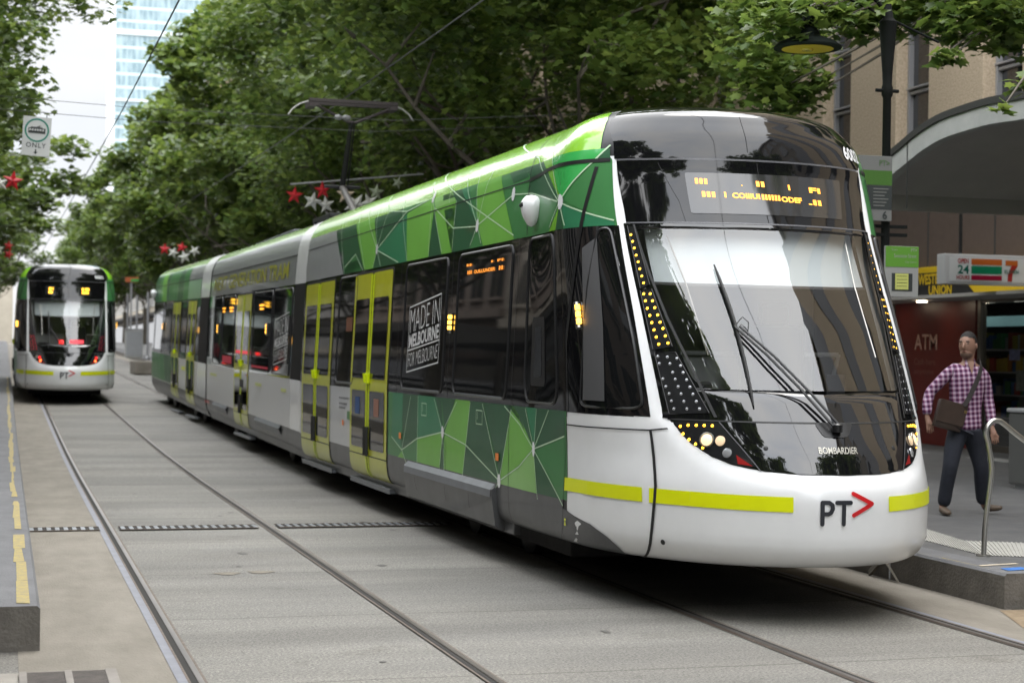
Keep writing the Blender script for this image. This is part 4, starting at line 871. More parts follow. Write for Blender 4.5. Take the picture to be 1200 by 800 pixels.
# bellows between sections
def bellows(y0,y1):
    m=MB(); z0=gz(10+y0)
    for i in range(3):
        a=y0+(y1-y0)*i/3; m.box(-1.12,1.12,a,a+(y1-y0)/3*.7,.5+z0,3.45+z0)
    m.v=[(x-.0+ (5.365-(5.419-y*YAW)),y,z) for x,y,z in m.v]; m.ob('bellows',M_rubber,tram)
bellows(13.9,14.1); bellows(26.25,26.45)
for yb in (17.0,23.5,30.5,37.0):
    for dy in (-.9,.9):
        m=MB(); Mx=Matrix.Translation((-.80+.1,yb+dy,.28+gz(10+yb)))@Matrix.Rotation(PI/2,4,'Y'); m.lathe([(.05,-.07),(.24,-.07),(.29,-.05),(.29,.05),(.24,.07),(.05,.07)],n=18,M=Mx); m.ob('wheel',M_dmetal,tram,True)
# roof equipment and pantograph
m=MB(); m.box(-.5,.5,5.5,10,3.70,3.82,.03); m.ob('roof_equipment',M_mgrey,tram)
m=MB(); m.box(-.5,.5,19.6,24.0,3.76,3.90,.03); m.ob('roof_equipment',M_mgrey,tram)
Yp=17.5; zb_=3.9+.02; kx=(5.365-(5.419-Yp*YAW))
m=MB(); m.box(kx-.5,kx+.5,Yp-.6,Yp+.9,zb_,zb_+.06,.01)
for x in (-.45,.45):
    for y in (-.5,.8): m.lathe([(.05,-.2),(.07,-.16),(.05,-.12),(.07,-.08),(.05,-.04),(.05,0)],c=(kx+x,Yp+y,zb_),n=10)
pt=m.ob('pantograph',M_dmetal,tram)
m=MB(); K0=Vector((kx,Yp-.15,zb_+.1));K1_=Vector((kx,Yp+.95,zb_+.62));K2_=Vector((kx-.05,Yp+.02,5.50))
m.tube([K0,K1_],.055,8); m.ob('lower_arm',mat('arm_grey',(.16,.15,.14),.5,metal=.3),pt,True)
m=MB(); m.tube([K1_,K2_],[.05,.035],8); m.tube([K1_+Vector((.09,.0,.02)),K2_+Vector((.05,0,-.05))],.012,6)
m.tube([K1_+Vector((-.3,0,0)),K1_+Vector((.3,0,0))],.03,8)
m.ob('upper_arm',M_dmetal,pt,True)
m=MB(); H=K2_+Vector((0,0,.27))
m.tube([K2_,K2_+Vector((.06,0,-.01)),H+Vector((.62,0,-.04))],.024,8); m.tube([K2_,K2_+Vector((-.06,0,0)),H+Vector((-.62,0,-.0))],.024,8)
for dy in (-.18,.18):
    m.box(H.x-.72,H.x+.72,H.y+dy-.03,H.y+dy+.03,H.z+.0,H.z+.055,.008)
m.box(H.x-.72,H.x-.6,H.y-.2,H.y+.2,H.z-.07,H.z+.0); m.box(H.x+.6,H.x+.72,H.y-.2,H.y+.2,H.z-.07,H.z+.0)
hd=m.ob('collector_head',mat('collector',(.05,.04,.038),.6,metal=.2),pt)
for s in (-1,1):
    m=MB(); m.tube([H+Vector((s*.70,0,.03)),H+Vector((s*.84,0,-.02)),H+Vector((s*.95,0,-.10)),H+Vector((s*1.02,0,-.20))],.013,8); m.ob('horn',mat('horn_white',(.40,.39,.36),.5),hd,True)
# ---- the second tram, coming the other way / leaving
t2=empty('tram',(1.62,46.4,gz(46.4)),(.0165,0,0)); tag(t2,'distant tram numbered 6001 seen head on at the left, red tail lamps lit','tram')
front(t2,'6001','far'); under(t2,1.7,13.9,(5.9,))
patch('warning_panel',rect(-.12,-.06,1.60,1.70),M_redled,.008,t2); strokes('warning_panel',[[(.02,1.66),(.20,1.66)]],.10,mat('red_dim',(.8,.03,.05),.4,emit=.7),.008,t2,2)
# ------------------------------------------------------------------ trees
def leaf_mat(name,c1,c2,c3):
    m=bpy.data.materials.new(name); m.use_nodes=True; t=m.node_tree; b=t.nodes['Principled BSDF']; L=t.links.new; o=t.nodes['Material Output']
    g=t.nodes.new('ShaderNodeNewGeometry'); r=t.nodes.new('ShaderNodeValToRGB'); e=r.color_ramp.elements; e[0].color=(*c1,1); e[1].color=(*c3,1); k=e.new(.5); k.color=(*c2,1)
    L(g.outputs['Random Per Island'],r.inputs[0]); L(r.outputs[0],b.inputs['Base Color']); b.inputs['Roughness'].default_value=.5; b.inputs['Specular IOR Level'].default_value=.4
    tr=t.nodes.new('ShaderNodeBsdfTranslucent'); hs=t.nodes.new('ShaderNodeHueSaturation'); hs.inputs['Value'].default_value=1.6; hs.inputs['Hue'].default_value=.485; L(r.outputs[0],hs.inputs['Color']); L(hs.outputs[0],tr.inputs[0])
    mx=t.nodes.new('ShaderNodeMixShader'); mx.inputs[0].default_value=.38; L(b.outputs[0],mx.inputs[1]); L(tr.outputs[0],mx.inputs[2]); L(mx.outputs[0],o.inputs[0]); return m
M_leaf=leaf_mat('plane_tree_leaf',(.040,.078,.016),(.080,.130,.024),(.140,.195,.042))
M_leaf2=leaf_mat('fresh_leaf',(.055,.10,.018),(.11,.17,.03),(.17,.225,.05))
M_bark=mat('bark',(.055,.047,.037),.9,vcol=(.12,.105,.08),vscale=3,bump=.5,bscale=14)
LEAFSHAPE=[(0,-.5),(.16,-.34),(.48,-.30),(.34,-.06),(.5,.18),(.2,.16),(0,.5),(-.2,.16),(-.5,.18),(-.34,-.06),(-.48,-.30),(-.16,-.34)]
def leaves(name,centres,n,size,seed,shape,m,parent=None,spread=(.55,.55,.32)):
    """many small leaf faces scattered in clumps"""
    rs=np.random.RandomState(seed); C=np.array(centres); k=len(C)
    wt=C[:,3]**2; idx=rs.choice(k,n,p=wt/wt.sum()); d=rs.normal(size=(n,3)); d/= (np.linalg.norm(d,axis=1)[:,None]+1e-9); rad=rs.rand(n)[:,None]**.45
    pos=C[idx,:3]+d*rad*np.array(spread)*C[idx,3:4]
    a=rs.rand(n)*2*PI; tilt=rs.normal(0,.55,n); roll=rs.normal(0,.55,n)
    ca,sa=np.cos(a),np.sin(a); ux=np.stack([ca,sa,np.sin(tilt)*.7],1); ux/=np.linalg.norm(ux,axis=1)[:,None]
    vy=np.stack([-sa,ca,np.sin(roll)*.9-.25],1); vy/=np.linalg.norm(vy,axis=1)[:,None]
    s=size*(.65+.6*rs.rand(n))
    S=np.array(shape); q=len(S)
    P=pos[:,None,:]+(ux[:,None,:]*S[None,:,0:1]+vy[:,None,:]*S[None,:,1:2])*s[:,None,None]
    # slight fold
    P[:,:,2]-= (np.abs(S[:,0])[None,:]*s[:,None])*.25
    me=bpy.data.meshes.new(name); me.vertices.add(n*q); me.vertices.foreach_set('co',P.reshape(-1).astype(np.float32))
    me.loops.add(n*q); me.loops.foreach_set('vertex_index',np.arange(n*q,dtype=np.int32))
    me.polygons.add(n); me.polygons.foreach_set('loop_start',np.arange(0,n*q,q,dtype=np.int32)); me.polygons.foreach_set('loop_total',np.full(n,q,dtype=np.int32))
    me.materials.append(m); me.update(); me.validate()
    o=bpy.data.objects.new(name,me); return link(o,parent)
QUAD=[(0,-.5),(.42,-.1),(.2,.4),(-.2,.4),(-.42,-.1)]
def make_tree(seed,rad,zb,zt,nclump,nleaf,size,shape,m=None,name='plane_tree'):
    rnd=random.Random(seed); root=empty(name,(0,0,0)); mb=MB()
    hz=zb*.75
    mb.tube([(0,0,-.2),(0,0,.4),(.05,.02,hz*.6),(.02,-.05,hz)],[.30,.24,.20,.18],10)
    C=[]; zc=(zb+zt)/2; H=(zt-zb)/2
    tips=[]
    for i in range(6):
        a=2*PI*i/6+rnd.uniform(-.3,.3); el=rnd.uniform(.35,1.2); ln=rad*rnd.uniform(.65,.85)
        p=Vector((0.02,-.05,hz+ (i%3)*.35)); pts=[p]; r=[.06]
        dirv=Vector((math.cos(a)*math.cos(el),math.sin(a)*math.cos(el),math.sin(el)))
        for s in range(6):
            p=p+dirv*ln/5+Vector((rnd.uniform(-.2,.2),rnd.uniform(-.2,.2),rnd.uniform(-.1,.15))); pts.append(p); r.append(.06*(1-s/6.5)); 
            dirv=(dirv+Vector((0,0,.05))).normalized()
            if s>1: tips.append(p.copy())
            if s>1:
                q=p+Vector((rnd.uniform(-1,1),rnd.uniform(-1,1),rnd.uniform(-.3,.8)))*1.1; mb.tube([p,q],[.04,.012],5); tips.append(q)
        mb.tube(pts,r,6)
    mb.ob('trunk',M_bark,root,True)
    while len(C)<nclump:
        x,y,z=[rnd.uniform(-1,1) for _ in range(3)]
        rr=math.sqrt(x*x+y*y+z*z)
        if rr>1 or rr<.30: continue
        wob=1+.16*math.sin(3*math.atan2(y,x)+seed)+.1*math.sin(5*z+seed)
        # crown flatter below
        X,Y,Z=x*rad*wob,y*rad*wob,zc+z*H*(1 if z>0 else .95)
        C.append((X,Y,Z,rnd.uniform(1.0,2.3)))
    leaves('crown',C,nleaf,size,seed,shape,m or M_leaf,root)
    return root
PROTO_N=[make_tree(11,4.9,4.2,14.5,190,40000,.19,LEAFSHAPE),make_tree(12,4.9,4.2,15.0,190,40000,.19,LEAFSHAPE)]
PROTO_F=[make_tree(21,5.2,4.1,15.0,130,20000,.32,QUAD),make_tree(22,5.2,4.1,15.5,130,20000,.32,QUAD),make_tree(23,5.2,4.1,14.6,130,20000,.32,QUAD,m=M_leaf)]
used=set()
def put(proto,x,y,rz,sc,label,group):
    o=proto if proto.name not in used else copy_tree(proto); used.add(proto.name)
    o.location=(x,y,gz(y)); o.rotation_euler=(0,0,rz); o.scale=(sc[0],sc[0],sc[1]); tag(o,label,'tree',group); return o
rnd=random.Random(3)
names={28:'plane tree right behind the big tram cab, leaves ending beside the street lamp',37:'plane tree rising above the roof of the tram to the right of the pantograph',46.5:'plane tree directly behind the pantograph and the hanging stars',
56:'plane tree above the middle section of the long tram',66:'plane tree above the join between the middle and rear sections of the long tram',77:'plane tree above the rear section of the long tram, beside the glass tower'}
for i,(y,x) in enumerate(((28,9.0),(37,10.2),(46.5,10.8),(56,11.2),(66,11.4),(77,11.5))):
    put((PROTO_N+PROTO_N+PROTO_F)[i],x,y,rnd.uniform(0,6),(1.0+.02*i,1.08+.05*(i%2)),names[y],'plane trees along the right side of the street')
for i,y in enumerate((89,102,116,131,148,168,190,215)):
    put(PROTO_F[i%3],11.3+rnd.uniform(-.4,.4),y,rnd.uniform(0,6),(1.05,1.0+rnd.uniform(-.05,.1)),'%s plane tree of the right row, counting back from the tram cab'%['seventh','eighth','ninth','tenth','eleventh','twelfth','thirteenth','fourteenth'][i],'plane trees far down the right side')
PL={25:'nearest plane tree of the left row, its twigs at the top left corner',35:'plane tree on the left behind the hanging tram only sign',46:'plane tree on the left just above the distant tram'}
for i,(y,x) in enumerate(((23,-3.65),(34,-3.7),(45,-3.5))):
    put(PROTO_N[i%2],x,y,rnd.uniform(0,6),(.98,1.12 if i==0 else 1.0),list(PL.values())[i],'plane trees along the left side of the street')
for i,y in enumerate((57,70,84,100,120,142,168)):
    put(PROTO_F[i%3],-3.6+.1*i,y,rnd.uniform(0,6),(1.0,.86),'%s plane tree of the left row, counting away from the camera'%['fourth','fifth','sixth','seventh','eighth','ninth','tenth'][i],'plane trees far down the left side')
# trees that stand beside and behind the camera (they show in the tram's glass and keep the street in shade)
for i,(x,y) in enumerate(((-4.6,9),(-3.5,-2),(-3.4,-12),(-3.4,-23),(-3.6,-35),(11.6,-.5),(10.9,-10),(10.6,-20),(10.6,-33))):
    put(PROTO_F[i%3],x,y,rnd.uniform(0,6),(1.0,1.0),'plane tree standing behind the photographer','plane trees behind the camera')
# near tree at upper right, trunk out of frame, overhanging twigs
C=[]; rnd=random.Random(8)
near=empty('plane_tree',(12.6,17.0,.262))
SPR=[(1195,6,15.5,.8),(1165,18,16.0,.55),(1125,10,16.4,.55),(1080,14,16.8,.5),(1045,10,17.0,.45),(1005,18,17.2,.35),(965,8,17.4,.6),(925,6,17.6,.6),(1190,40,15.6,.35),(1150,34,16,.30),(1105,30,16.2,.28),(1012,38,17.2,.22),(1118,64,15.4,.16),(1100,70,15.4,.14),(1175,126,13.5,.10),(1172,20,15.5,.5),(1198,95,14.2,.18),(890,10,18,.6)]
TW=TWIGS+EXTRA+[(9.22,20.0,5.49,0.55),(9.45,20.0,5.24,0.5),(9.11,20.0,5.06,0.5),(9.63,20.0,5.03,0.35),(9.89,20.3,5.74,0.4),(9.15,20.5,5.73,0.6),(9.77,19.8,5.28,0.22)]
for (X,Y,Z,r) in TW: C.append((X-12.6,Y-17.0,Z-.262,r*1.7))
for k in range(8):
    a=rnd.uniform(0,2*PI); rr=rnd.uniform(.3,1)*3.6; C.append((math.cos(a)*rr,math.sin(a)*rr,rnd.uniform(7.3,10),rnd.uniform(1,1.9)))
mb=MB(); mb.tube([(0,0,-.1),(0,0,2),(.1,.1,5.2)],[.3,.24,.2],10)
for (X,Y,Z,r) in TW:
    e=Vector((X-12.6,Y-17.0,Z-.262)); mb.tube([(.1,.1,5.0),Vector((.1,.1,6.2)).lerp(e,.35)+Vector((0,0,.8)),e.lerp(Vector((0,0,6)),.25)+Vector((0,0,.25)),e],[.07,.045,.02,.008],5)
mb.ob('trunk',M_bark,near,True)
leaves('crown',C[:len(TW)],3400,.16,77,LEAFSHAPE,M_leaf,near,(.6,.6,.42)); leaves('crown',C[len(TW):],3500,.24,78,LEAFSHAPE,M_leaf,near)
tag(near,'plane tree whose leafy twigs hang in front of the stone facade at top right','tree')
# ------------------------------------------------------------------ buildings
M_stone=mat('pebbled_stone',(.40,.31,.21),.9,vcol=(.64,.52,.38),vscale=26,bump=.8,bscale=40,detail=4)
M_frame=mat('window_frame_metal',(.36,.36,.37),.4,metal=.3)
M_bwin=mat('office_glass',(.02,.022,.026),.06,spec=1,vary=.5,vscale=.6)
M_render=mat('white_render',(.40,.405,.39),.8,vary=.12,vscale=2.5)
M_soffit=mat('vault_soffit',(.40,.38,.355),.8,vary=.06,vscale=2)
M_edge=mat('dark_coping',(.045,.045,.042),.6)
M_brownpanel=mat('brown_panel',(.11,.08,.065),.6,vary=.1)
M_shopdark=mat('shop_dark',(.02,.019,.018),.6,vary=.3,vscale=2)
XF=16.0
stone=empty('office_building',(XF,30,.262)); tag(stone,'tan pebbled stone office building with tall windows, standing over the shops at the right','building')
ox,oy,oz=XF,30,.262
# piers: pitch 3.05 along the street
m=MB(); m2=MB(); y=10.0; piers=[]
k0=26.2
ys=[k0+3.02*i for i in range(-6,10)]
for y in ys: m.box(0,.9,y-oy,y+1.82-oy,3.7,22,.01)
m.box(.5,1.0,ys[0]-oy,ys[-1]-oy,3.6,4.6); m.ob('stone_pier',M_stone,stone)
for y in ys:
    a=y+1.82-oy;b=y+3.02-oy
    if not (18<y<40): continue
    w=MB(); w.box(.34,.38,a,b,3.7,22); wo=w.ob('window',M_bwin,stone)
    f=MB()
    for z in (5.9,6.02): pass
    z=4.2
    while z<21:
        f.box(.26,.36,a,b,z,z+.055,.006); f.box(.22,.36,a,b,z+.09,z+.13,.006); z+=1.15
    for yy in (a+.0,b-.06): f.box(.24,.36,yy,yy+.06,3.7,21.8,.006)
    f.ob('frame',M_frame,wo)
w=MB(); w.box(.5,.9,-24,-5,3.7,22); w.box(.5,.9,10,28,3.7,22); w.ob('window_wall',M_bwin,stone)
# arched canopy
ARCH=[(22.75,4.28),(22.62,4.42),(22.26,4.67),(21.75,4.84),(21.25,4.99),(20.74,5.09),(20.2,5.13),(19.48,5.15),(18.71,5.12)]
ARCH=ARCH+[(37.9-a,b) for a,b in reversed(ARCH[:-1])]
xa=12.0
can=empty('arched_canopy',(xa,19,0)); tag(can,'white rendered arched canopy with dark coping, curving out over the footpath below the stone building','canopy')
def arch_strip(a0,a1,x0,x1):
    """solid following the arch between inward offsets a0,a1"""
    P=[];n=len(ARCH); cx=sum(p[0] for p in ARCH)/n
    def off(i,d):
        p=Vector(ARCH[i]); q=Vector(ARCH[min(i+1,n-1)])-Vector(ARCH[max(i-1,0)]); nn=Vector((q.y,-q.x)).normalized()
        c=Vector((cx,2.0)); 
        if nn.dot(c-p)<0: nn=-nn
        return p+nn*d
    V=[];F=[]
    for i in range(n):
        o_=off(i,a0);i_=off(i,a1)
        V+=[(x0,o_.x-19,o_.y),(x0,i_.x-19,i_.y),(x1,i_.x-19,i_.y),(x1,o_.x-19,o_.y)]
    for i in range(n-1):
        for k in range(4): F.append((i*4+k,i*4+(k+1)%4,(i+1)*4+(k+1)%4,(i+1)*4+k))
    F+=[(3,2,1,0),((n-1)*4,(n-1)*4+1,(n-1)*4+2,(n-1)*4+3)]
    mb=MB(); mb.add(V,F); return mb
ss=3
# smooth the arch
AR=[]
for i in range(len(ARCH)-1):
    p0=Vector(ARCH[max(i-1,0)]);p1=Vector(ARCH[i]);p2=Vector(ARCH[i+1]);p3=Vector(ARCH[min(i+2,len(ARCH)-1)])
    for k in range(4):
        t=k/4; AR.append(tuple(.5*((2*p1)+(p2-p0)*t+(2*p0-5*p1+4*p2-p3)*t*t+(3*p1-p0-3*p2+p3)*t**3)))
AR.append(ARCH[-1]); ARCH=AR
arch_strip(0,.09,-.03,4.0).ob('coping',M_edge,can,True)
arch_strip(.092,.34,0,.14).ob('rim',M_render,can,True)
arch_strip(.10,.14,.142,4.0).ob('vault',M_soffit,can,True)
for a_ in (3.70,-3.8):
    m=MB(); m.box(.0,3.95,a_,a_+.15,3.98,4.34); m.ob('spring_beam',M_soffit,can)
m=MB(); m.box(-.012,.0,2.55,2.565,3.9,4.9); m.ob('joint_line',M_edge,can)
m=MB(); m.tube([(2.4,2.6,3.9),(2.4,2.6,4.55)],.02,6); m.ob('conduit',M_edge,can)
m=MB(); m.tube([(2.0,-1.5,4.1),(2.2,2.0,4.25)],.02,6); m.ob('conduit',M_edge,can)
# shopfront below
shop=empty('convenience_shop',(XF,26,.262)); tag(shop,'dim convenience shop with dark red ATM panel and glazed front under the arched canopy','shop')
m=MB(); m.box(-.02,.30,-14,12,3.05,4.35); m.ob('brown_bulkhead',M_brownpanel,shop)
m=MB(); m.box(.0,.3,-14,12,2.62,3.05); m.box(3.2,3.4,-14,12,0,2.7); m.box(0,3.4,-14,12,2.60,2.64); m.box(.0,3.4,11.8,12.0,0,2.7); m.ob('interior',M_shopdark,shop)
for i in range(9):
    m=MB(); y=3-.9*0-i*1.6
    m.box(-.04,-.022,1.9-i*2.2,1.92-i*2.2,3.05,4.35)
    m.ob('panel_joint',M_edge,shop)
# red cash-machine panel
m=MB(); m.box(-.05,.02,.25,3.05,0.02,2.58,.01); rp=m.ob('red_panel',mat('atm_red',(.11,.014,.010),.35,vary=.15,vscale=1.5),shop)
text_plane('panel_lettering','ATM',(-.058,2.3,1.72),(0,-1,0),(0,0,1),.80,.28,mat('atm_letters',(.42,.26,.22),.5),rp,.01)
text_plane('panel_lettering','Cash here',(-.058,2.3,1.45),(0,-1,0),(0,0,1),.75,.12,mat('atm_letters2',(.20,.09,.07),.5),rp,0)
text_plane('panel_lettering','anytime',(-.058,2.3,1.26),(0,-1,0),(0,0,1),.70,.11,mat('atm_letters2',(.20,.09,.07),.5),rp,0)
# mullions, glass
m=MB()
for y in (.12,-2.55,-3.1,-5.2,3.15,5.5,7.5): m.box(-.06,.06,y-.05,y+.05,0,2.6,.008)
m.box(-.05,.05,-5.2,.12,2.52,2.6,.008); m.box(-.05,.05,-5.2,.12,0,.12,.008); m.ob('door_frame',mat('bronze_frame',(.10,.085,.07),.4,metal=.3),shop)
sg=glass_mat('shop_glass',(.02,.022,.022),.75,.02,.8)
for a_,b_ in ((-2.5,.07),(-5.15,-3.15),(3.2,7.45)):
    m=MB(); m.box(-.01,.01,a_,b_,.12,2.52); m.ob('shop_window',sg,shop)
# goods on shelves inside
rnd=random.Random(12)
cols=[(.25,.03,.02),(.35,.25,.03),(.04,.10,.25),(.05,.18,.06),(.30,.30,.28),(.30,.12,.02),(.20,.05,.15)]
gm=[mat('goods_%s'%n,c,.5) for n,c in zip(('red','yellow','blue','green','white','orange','plum'),cols)]
for r,zz in enumerate((.55,.95,1.35,1.75)):
    sh=MB(); sh.box(.9,1.3,-5.1,4.6,zz-.03,zz); so=sh.ob('shelf',M_frame,shop)
    y=-5.0
    gb=MB()
    while y<4.5:
        w_=rnd.uniform(.08,.22); h_=rnd.uniform(.14,.30); gb.k=rnd.randrange(7); gb.box(.9+rnd.uniform(0,.08),1.25,y,y+w_*.92,zz,zz+h_); y+=w_
    gb.ob('packets',gm,so)
for y in (-2.6,-.6,1.2,3.0):  # glowing strips added to brighten the dark shop interior
    m=MB(); m.box(.45,.55,y-.6,y+.6,2.55,2.59); m.ob('shop_fill_light',mat('shop_fill_glow',(.95,.95,.85),.4,emit=4),shop)
for y,z,w_,h_,c in ((-.7,1.55,.28,.18,(.35,.35,.60)),(-1.0,.35,.9,.6,(.10,.10,.10)),(-.9,1.05,.5,.34,(.28,.28,.25))):
    p=MB(); p.box(.02,.04,y-w_,y,z,z+h_); p.ob('window_poster',mat('poster_%d'%int(c[2]*100),c,.6,vary=.3,vscale=14),shop)
p=MB(); p.box(.7,1.0,-4.8,4.4,2.15,2.32); p.ob('light_box',mat('aqua_sign',(.20,.38,.40),.4,emit=.5),shop)
for (y,z) in ((2.6,2.56),(1.1,2.56)):
    m=MB(); m.lathe([(.09,0),(.09,-.012),(.01,-.014)],c=(-.6,y,z),n=16); m.ob('downlight',mat('downlight_glow',(1,.85,.62),.3,emit=22),shop,True)
m=MB(); m.box(-1.1,-.0,-6,7.5,2.575,2.63); m.ob('soffit',M_soffit,shop)
m=MB(); m.lathe([(.03,-.07),(.05,-.03),(.05,.05),(.02,.08)],c=(.5,-2.0,1.22),n=12); m.ob('shop_lamp',mat('lamp_orange',(1,.45,.12),.3,emit=4),shop,True)
m=MB(); m.box(-1.5,-1.38,-.6,1.2,0,.012); m.box(-1.4,-.95,-5,4.0,.002,.006); m.ob('threshold',mat('pale_sill',(.26,.255,.24),.7),shop)
# yellow fascia with lettering
M_wy=mat('fascia_yellow',(.62,.42,.01),.5,emit=.0); M_wb=mat('fascia_black',(.012,.012,.012),.5)
fa=empty('money_transfer_sign',(XF,28.45,.262)); tag(fa,'yellow and black shop fascia sign reading WESTERN UNION beside the white hanging sign','sign')
m=MB(); m.box(-.14,-.055,-6.6,0,2.61,3.20,.01); m.ob('fascia_box',M_wy,fa)
m=MB(); m.add([(-.146,-.0,2.675),(-.146,-2.3,2.70),(-.146,-1.75,3.09),(-.146,0,3.10)],[(0,1,2,3)]); m.ob('black_panel',M_wb,fa)
text_plane('sign_lettering','WESTERN',(-.152,-.42,2.885),(0,-1,0),(0,0,1),1.0,.19,M_wy,fa,.03)
text_plane('sign_lettering','UNION',(-.152,-.80,2.695),(0,-1,0),(0,0,1),.78,.17,M_wy,fa,.03)
# hanging sign of the convenience shop (perpendicular to the facade)
hs=empty('hanging_sign',(14.68,24.0,.262)); tag(hs,'white box sign reading OPEN 24 HOURS with orange, green and red stripes','sign')
M_signw=mat('sign_white',(.50,.50,.50),.4)
m=MB(); m.box(-.72,1.4,-.12,.12,2.72,3.19,.015); m.ob('sign_box',M_signw,hs)
m=MB(); m.box(-.64,1.38,-.127,-.121,2.765,3.145); m.ob('sign_face',mat('sign_face_white',(.62,.63,.63),.35),hs)
m=MB(); m.box(-.4,-.36,-.02,.02,3.19,4.0); m.box(1.0,1.04,-.02,.02,3.19,4.0); m.ob('hanger',M_dmetal,hs)
for c,z0,z1 in (((.50,.12,.02),3.03,3.12),((.0,.20,.09),2.89,3.01),((.30,.0,.03),2.79,2.865)):
    m=MB(); m.box(-.26,.28,-.131,-.1275,z0,z1); m.ob('stripe',mat('stripe_%d'%int(z0*100),c,.4),hs)
text_plane('sign_lettering','OPEN',(-.50,-.132,3.045),(1,0,0),(0,0,1),.19,.075,mat('letter_red',(.35,.02,.02),.4),hs,.02)
text_plane('sign_lettering','24',(-.50,-.132,2.885),(1,0,0),(0,0,1),.20,.135,mat('letter_green',(.0,.13,.09),.4),hs,.02)
text_plane('sign_lettering','HOURS',(-.52,-.132,2.795),(1,0,0),(0,0,1),.23,.065,mat('letter_red',(.35,.02,.02),.4),hs,.02)
# the numeral 7 emblem
m=MB(); m.add([(.34,-.132,3.11),(.56,-.132,3.11),(.56,-.132,3.03),(.34,-.132,3.03)],[(0,1,2,3)]); m.ob('emblem_bar',mat('stripe_303',(.5,.12,.02),.4),hs)
m=MB(); m.add([(.45,-.133,3.03),(.56,-.133,3.03),(.47,-.133,2.90),(.46,-.133,2.78),(.38,-.133,2.78),(.39,-.133,2.90)],[(0,1,2,3,4,5)]); m.ob('emblem_seven',mat('letter_red',(.35,.02,.02),.4),hs)
text_plane('sign_lettering','ELEVEN',(.325,-.136,2.905),(1,0,0),(0,0,1),.25,.055,mat('letter_green',(.0,.13,.09),.4),hs,.02)
# tram stop pole, street lamp
M_polegreen=mat('lamp_post_paint',(.008,.009,.0085),.8,spec=.15,vary=.2)
lp=empty('street_lamp',(8.12,15.0,.262)); tag(lp,'dark green lamp post with a bell shaped shade lined in yellow','street lamp')
m=MB(); m.lathe([(.10,0),(.10,.25),(.06,.32),(.045,.6),(.040,4.05),(.055,4.08),(.055,4.15),(.045,4.18),(.05,4.3),(.075,4.62),(.085,4.78),(.05,4.82),(.03,4.95)],n=16); 
m.tube([(-.12,0,4.12),(.12,0,4.12)],.018,8); m.ob('post',M_polegreen,lp,True)
m=MB(); m.tube([(0,0,4.85),(-.3,0,5.15),(-.6,0,5.22),(-.82,0,5.12),(-.85,0,4.85)],.022,8); m.tube([(-.5,.0,5.0),(.55,0,4.62)],.012,6); m.ob('bracket',M_polegreen,lp,True)
sh=(-.845,0,4.50)
m=MB(); m.lathe([(.318,-.03),(.322,-.015),(.27,.03),(.18,.065),(.12,.095),(.10,.15),(.06,.18),(.05,.27),(.03,.30)],c=sh,n=32); so=m.ob('shade',mat('shade_green',(.008,.012,.010),.8,spec=.15,vary=.2),lp,True)
m=MB(); m.lathe([(.245,-.034),(.18,-.016),(.10,-.012)],c=sh,n=32); m.ob('shade_lining',mat('lining_yellow',(.55,.36,.01),.5,emit=.0),so,True)
m=MB(); m.lathe([(.05,-.05),(.06,-.02),(.03,0)],c=sh,n=16); m.ob('bulb',mat('bulb_clear',(.5,.35,.05),.2),so,True)
# signs on the post
M_ptg=mat('stop_green',(.10,.26,.03),.45); M_ptgrey=mat('stop_grey',(.28,.28,.27),.5); M_ptdark=mat('stop_dark',(.03,.035,.035),.5)
fs=empty('stop_flag',(7.97,14.93,.262)); tag(fs,'upper tram stop flag with grey header, green band and number 6 at its foot','sign')
z0=2.86;z1=3.48
m=MB(); m.box(-.19,.17,-.015,.015,z0,z1,.004); m.ob('flag_board',mat('flag_grey',(.15,.15,.145),.6),fs)
m=MB(); m.box(-.188,.168,-.018,-.0152,3.20,3.34); m.ob('green_band',mat('flag_green',(.05,.13,.02),.5),fs)
m=MB(); m.box(-.188,.168,-.018,-.0152,2.97,3.195); m.ob('dark_band',M_ptdark,fs)
text_plane('stop_lettering','6',(.07,-.019,2.875),(1,0,0),(0,0,1),.05,.08,M_ptdark,fs,.02)
text_plane('stop_lettering','PT>',(.03,-.019,3.385),(1,0,0),(0,0,1),.11,.055,mat('stop_ink_green',(.08,.13,.06),.5),fs,.02)
for i in range(6):
    m=MB(); m.box(-.03,-.03+.16-.02*(i%3),-.0205,-.0185,3.16-.032*i,3.17-.032*i); m.ob('small_print',mat('print_grey',(.16,.16,.15),.6),fs)
ff=empty('stop_sign',(8.27,14.93,.262)); tag(ff,'lower tram stop sign with green header and yellow timetable on a pale panel','sign')
z0=2.14;z1=2.625
m=MB(); m.box(-.19,.165,-.015,.015,z0,z1,.004); m.ob('board',M_ptgrey,ff)
m=MB(); m.box(-.188,.163,-.018,-.0152,2.425,2.622); m.ob('green_header',M_ptg,ff)
text_plane('stop_lettering','Tram',(-.13,-.019,2.58),(1,0,0),(0,0,1),.065,.02,M_ptgrey,ff)
text_plane('stop_lettering','PT>',(.08,-.019,2.575),(1,0,0),(0,0,1),.065,.03,M_ptgrey,ff,.02)
text_plane('stop_lettering','Swanston Street',(-.10,-.019,2.515),(1,0,0),(0,0,1),.24,.036,M_ptgrey,ff)
text_plane('stop_lettering','City Centre',(.02,-.019,2.462),(1,0,0),(0,0,1),.12,.022,M_ptgrey,ff)
m=MB(); m.box(-.12,.10,-.018,-.0152,2.195,2.365); m.ob('dark_strip',M_ptdark,ff)
m=MB(); m.box(-.085,.055,-.022,-.0185,2.21,2.362); m.ob('timetable',mat('timetable_yellow',(.50,.52,.14),.5),ff)
for i in range(4): 
    m=MB(); m.box(-.07,.04,-.024,-.0222,2.24+.032*i,2.244+.032*i); m.ob('timetable_line',M_ptdark,ff)
m=MB()
for z in (2.72,2.80): m.box(-.12,.22,-.01,.04,z,z+.03)
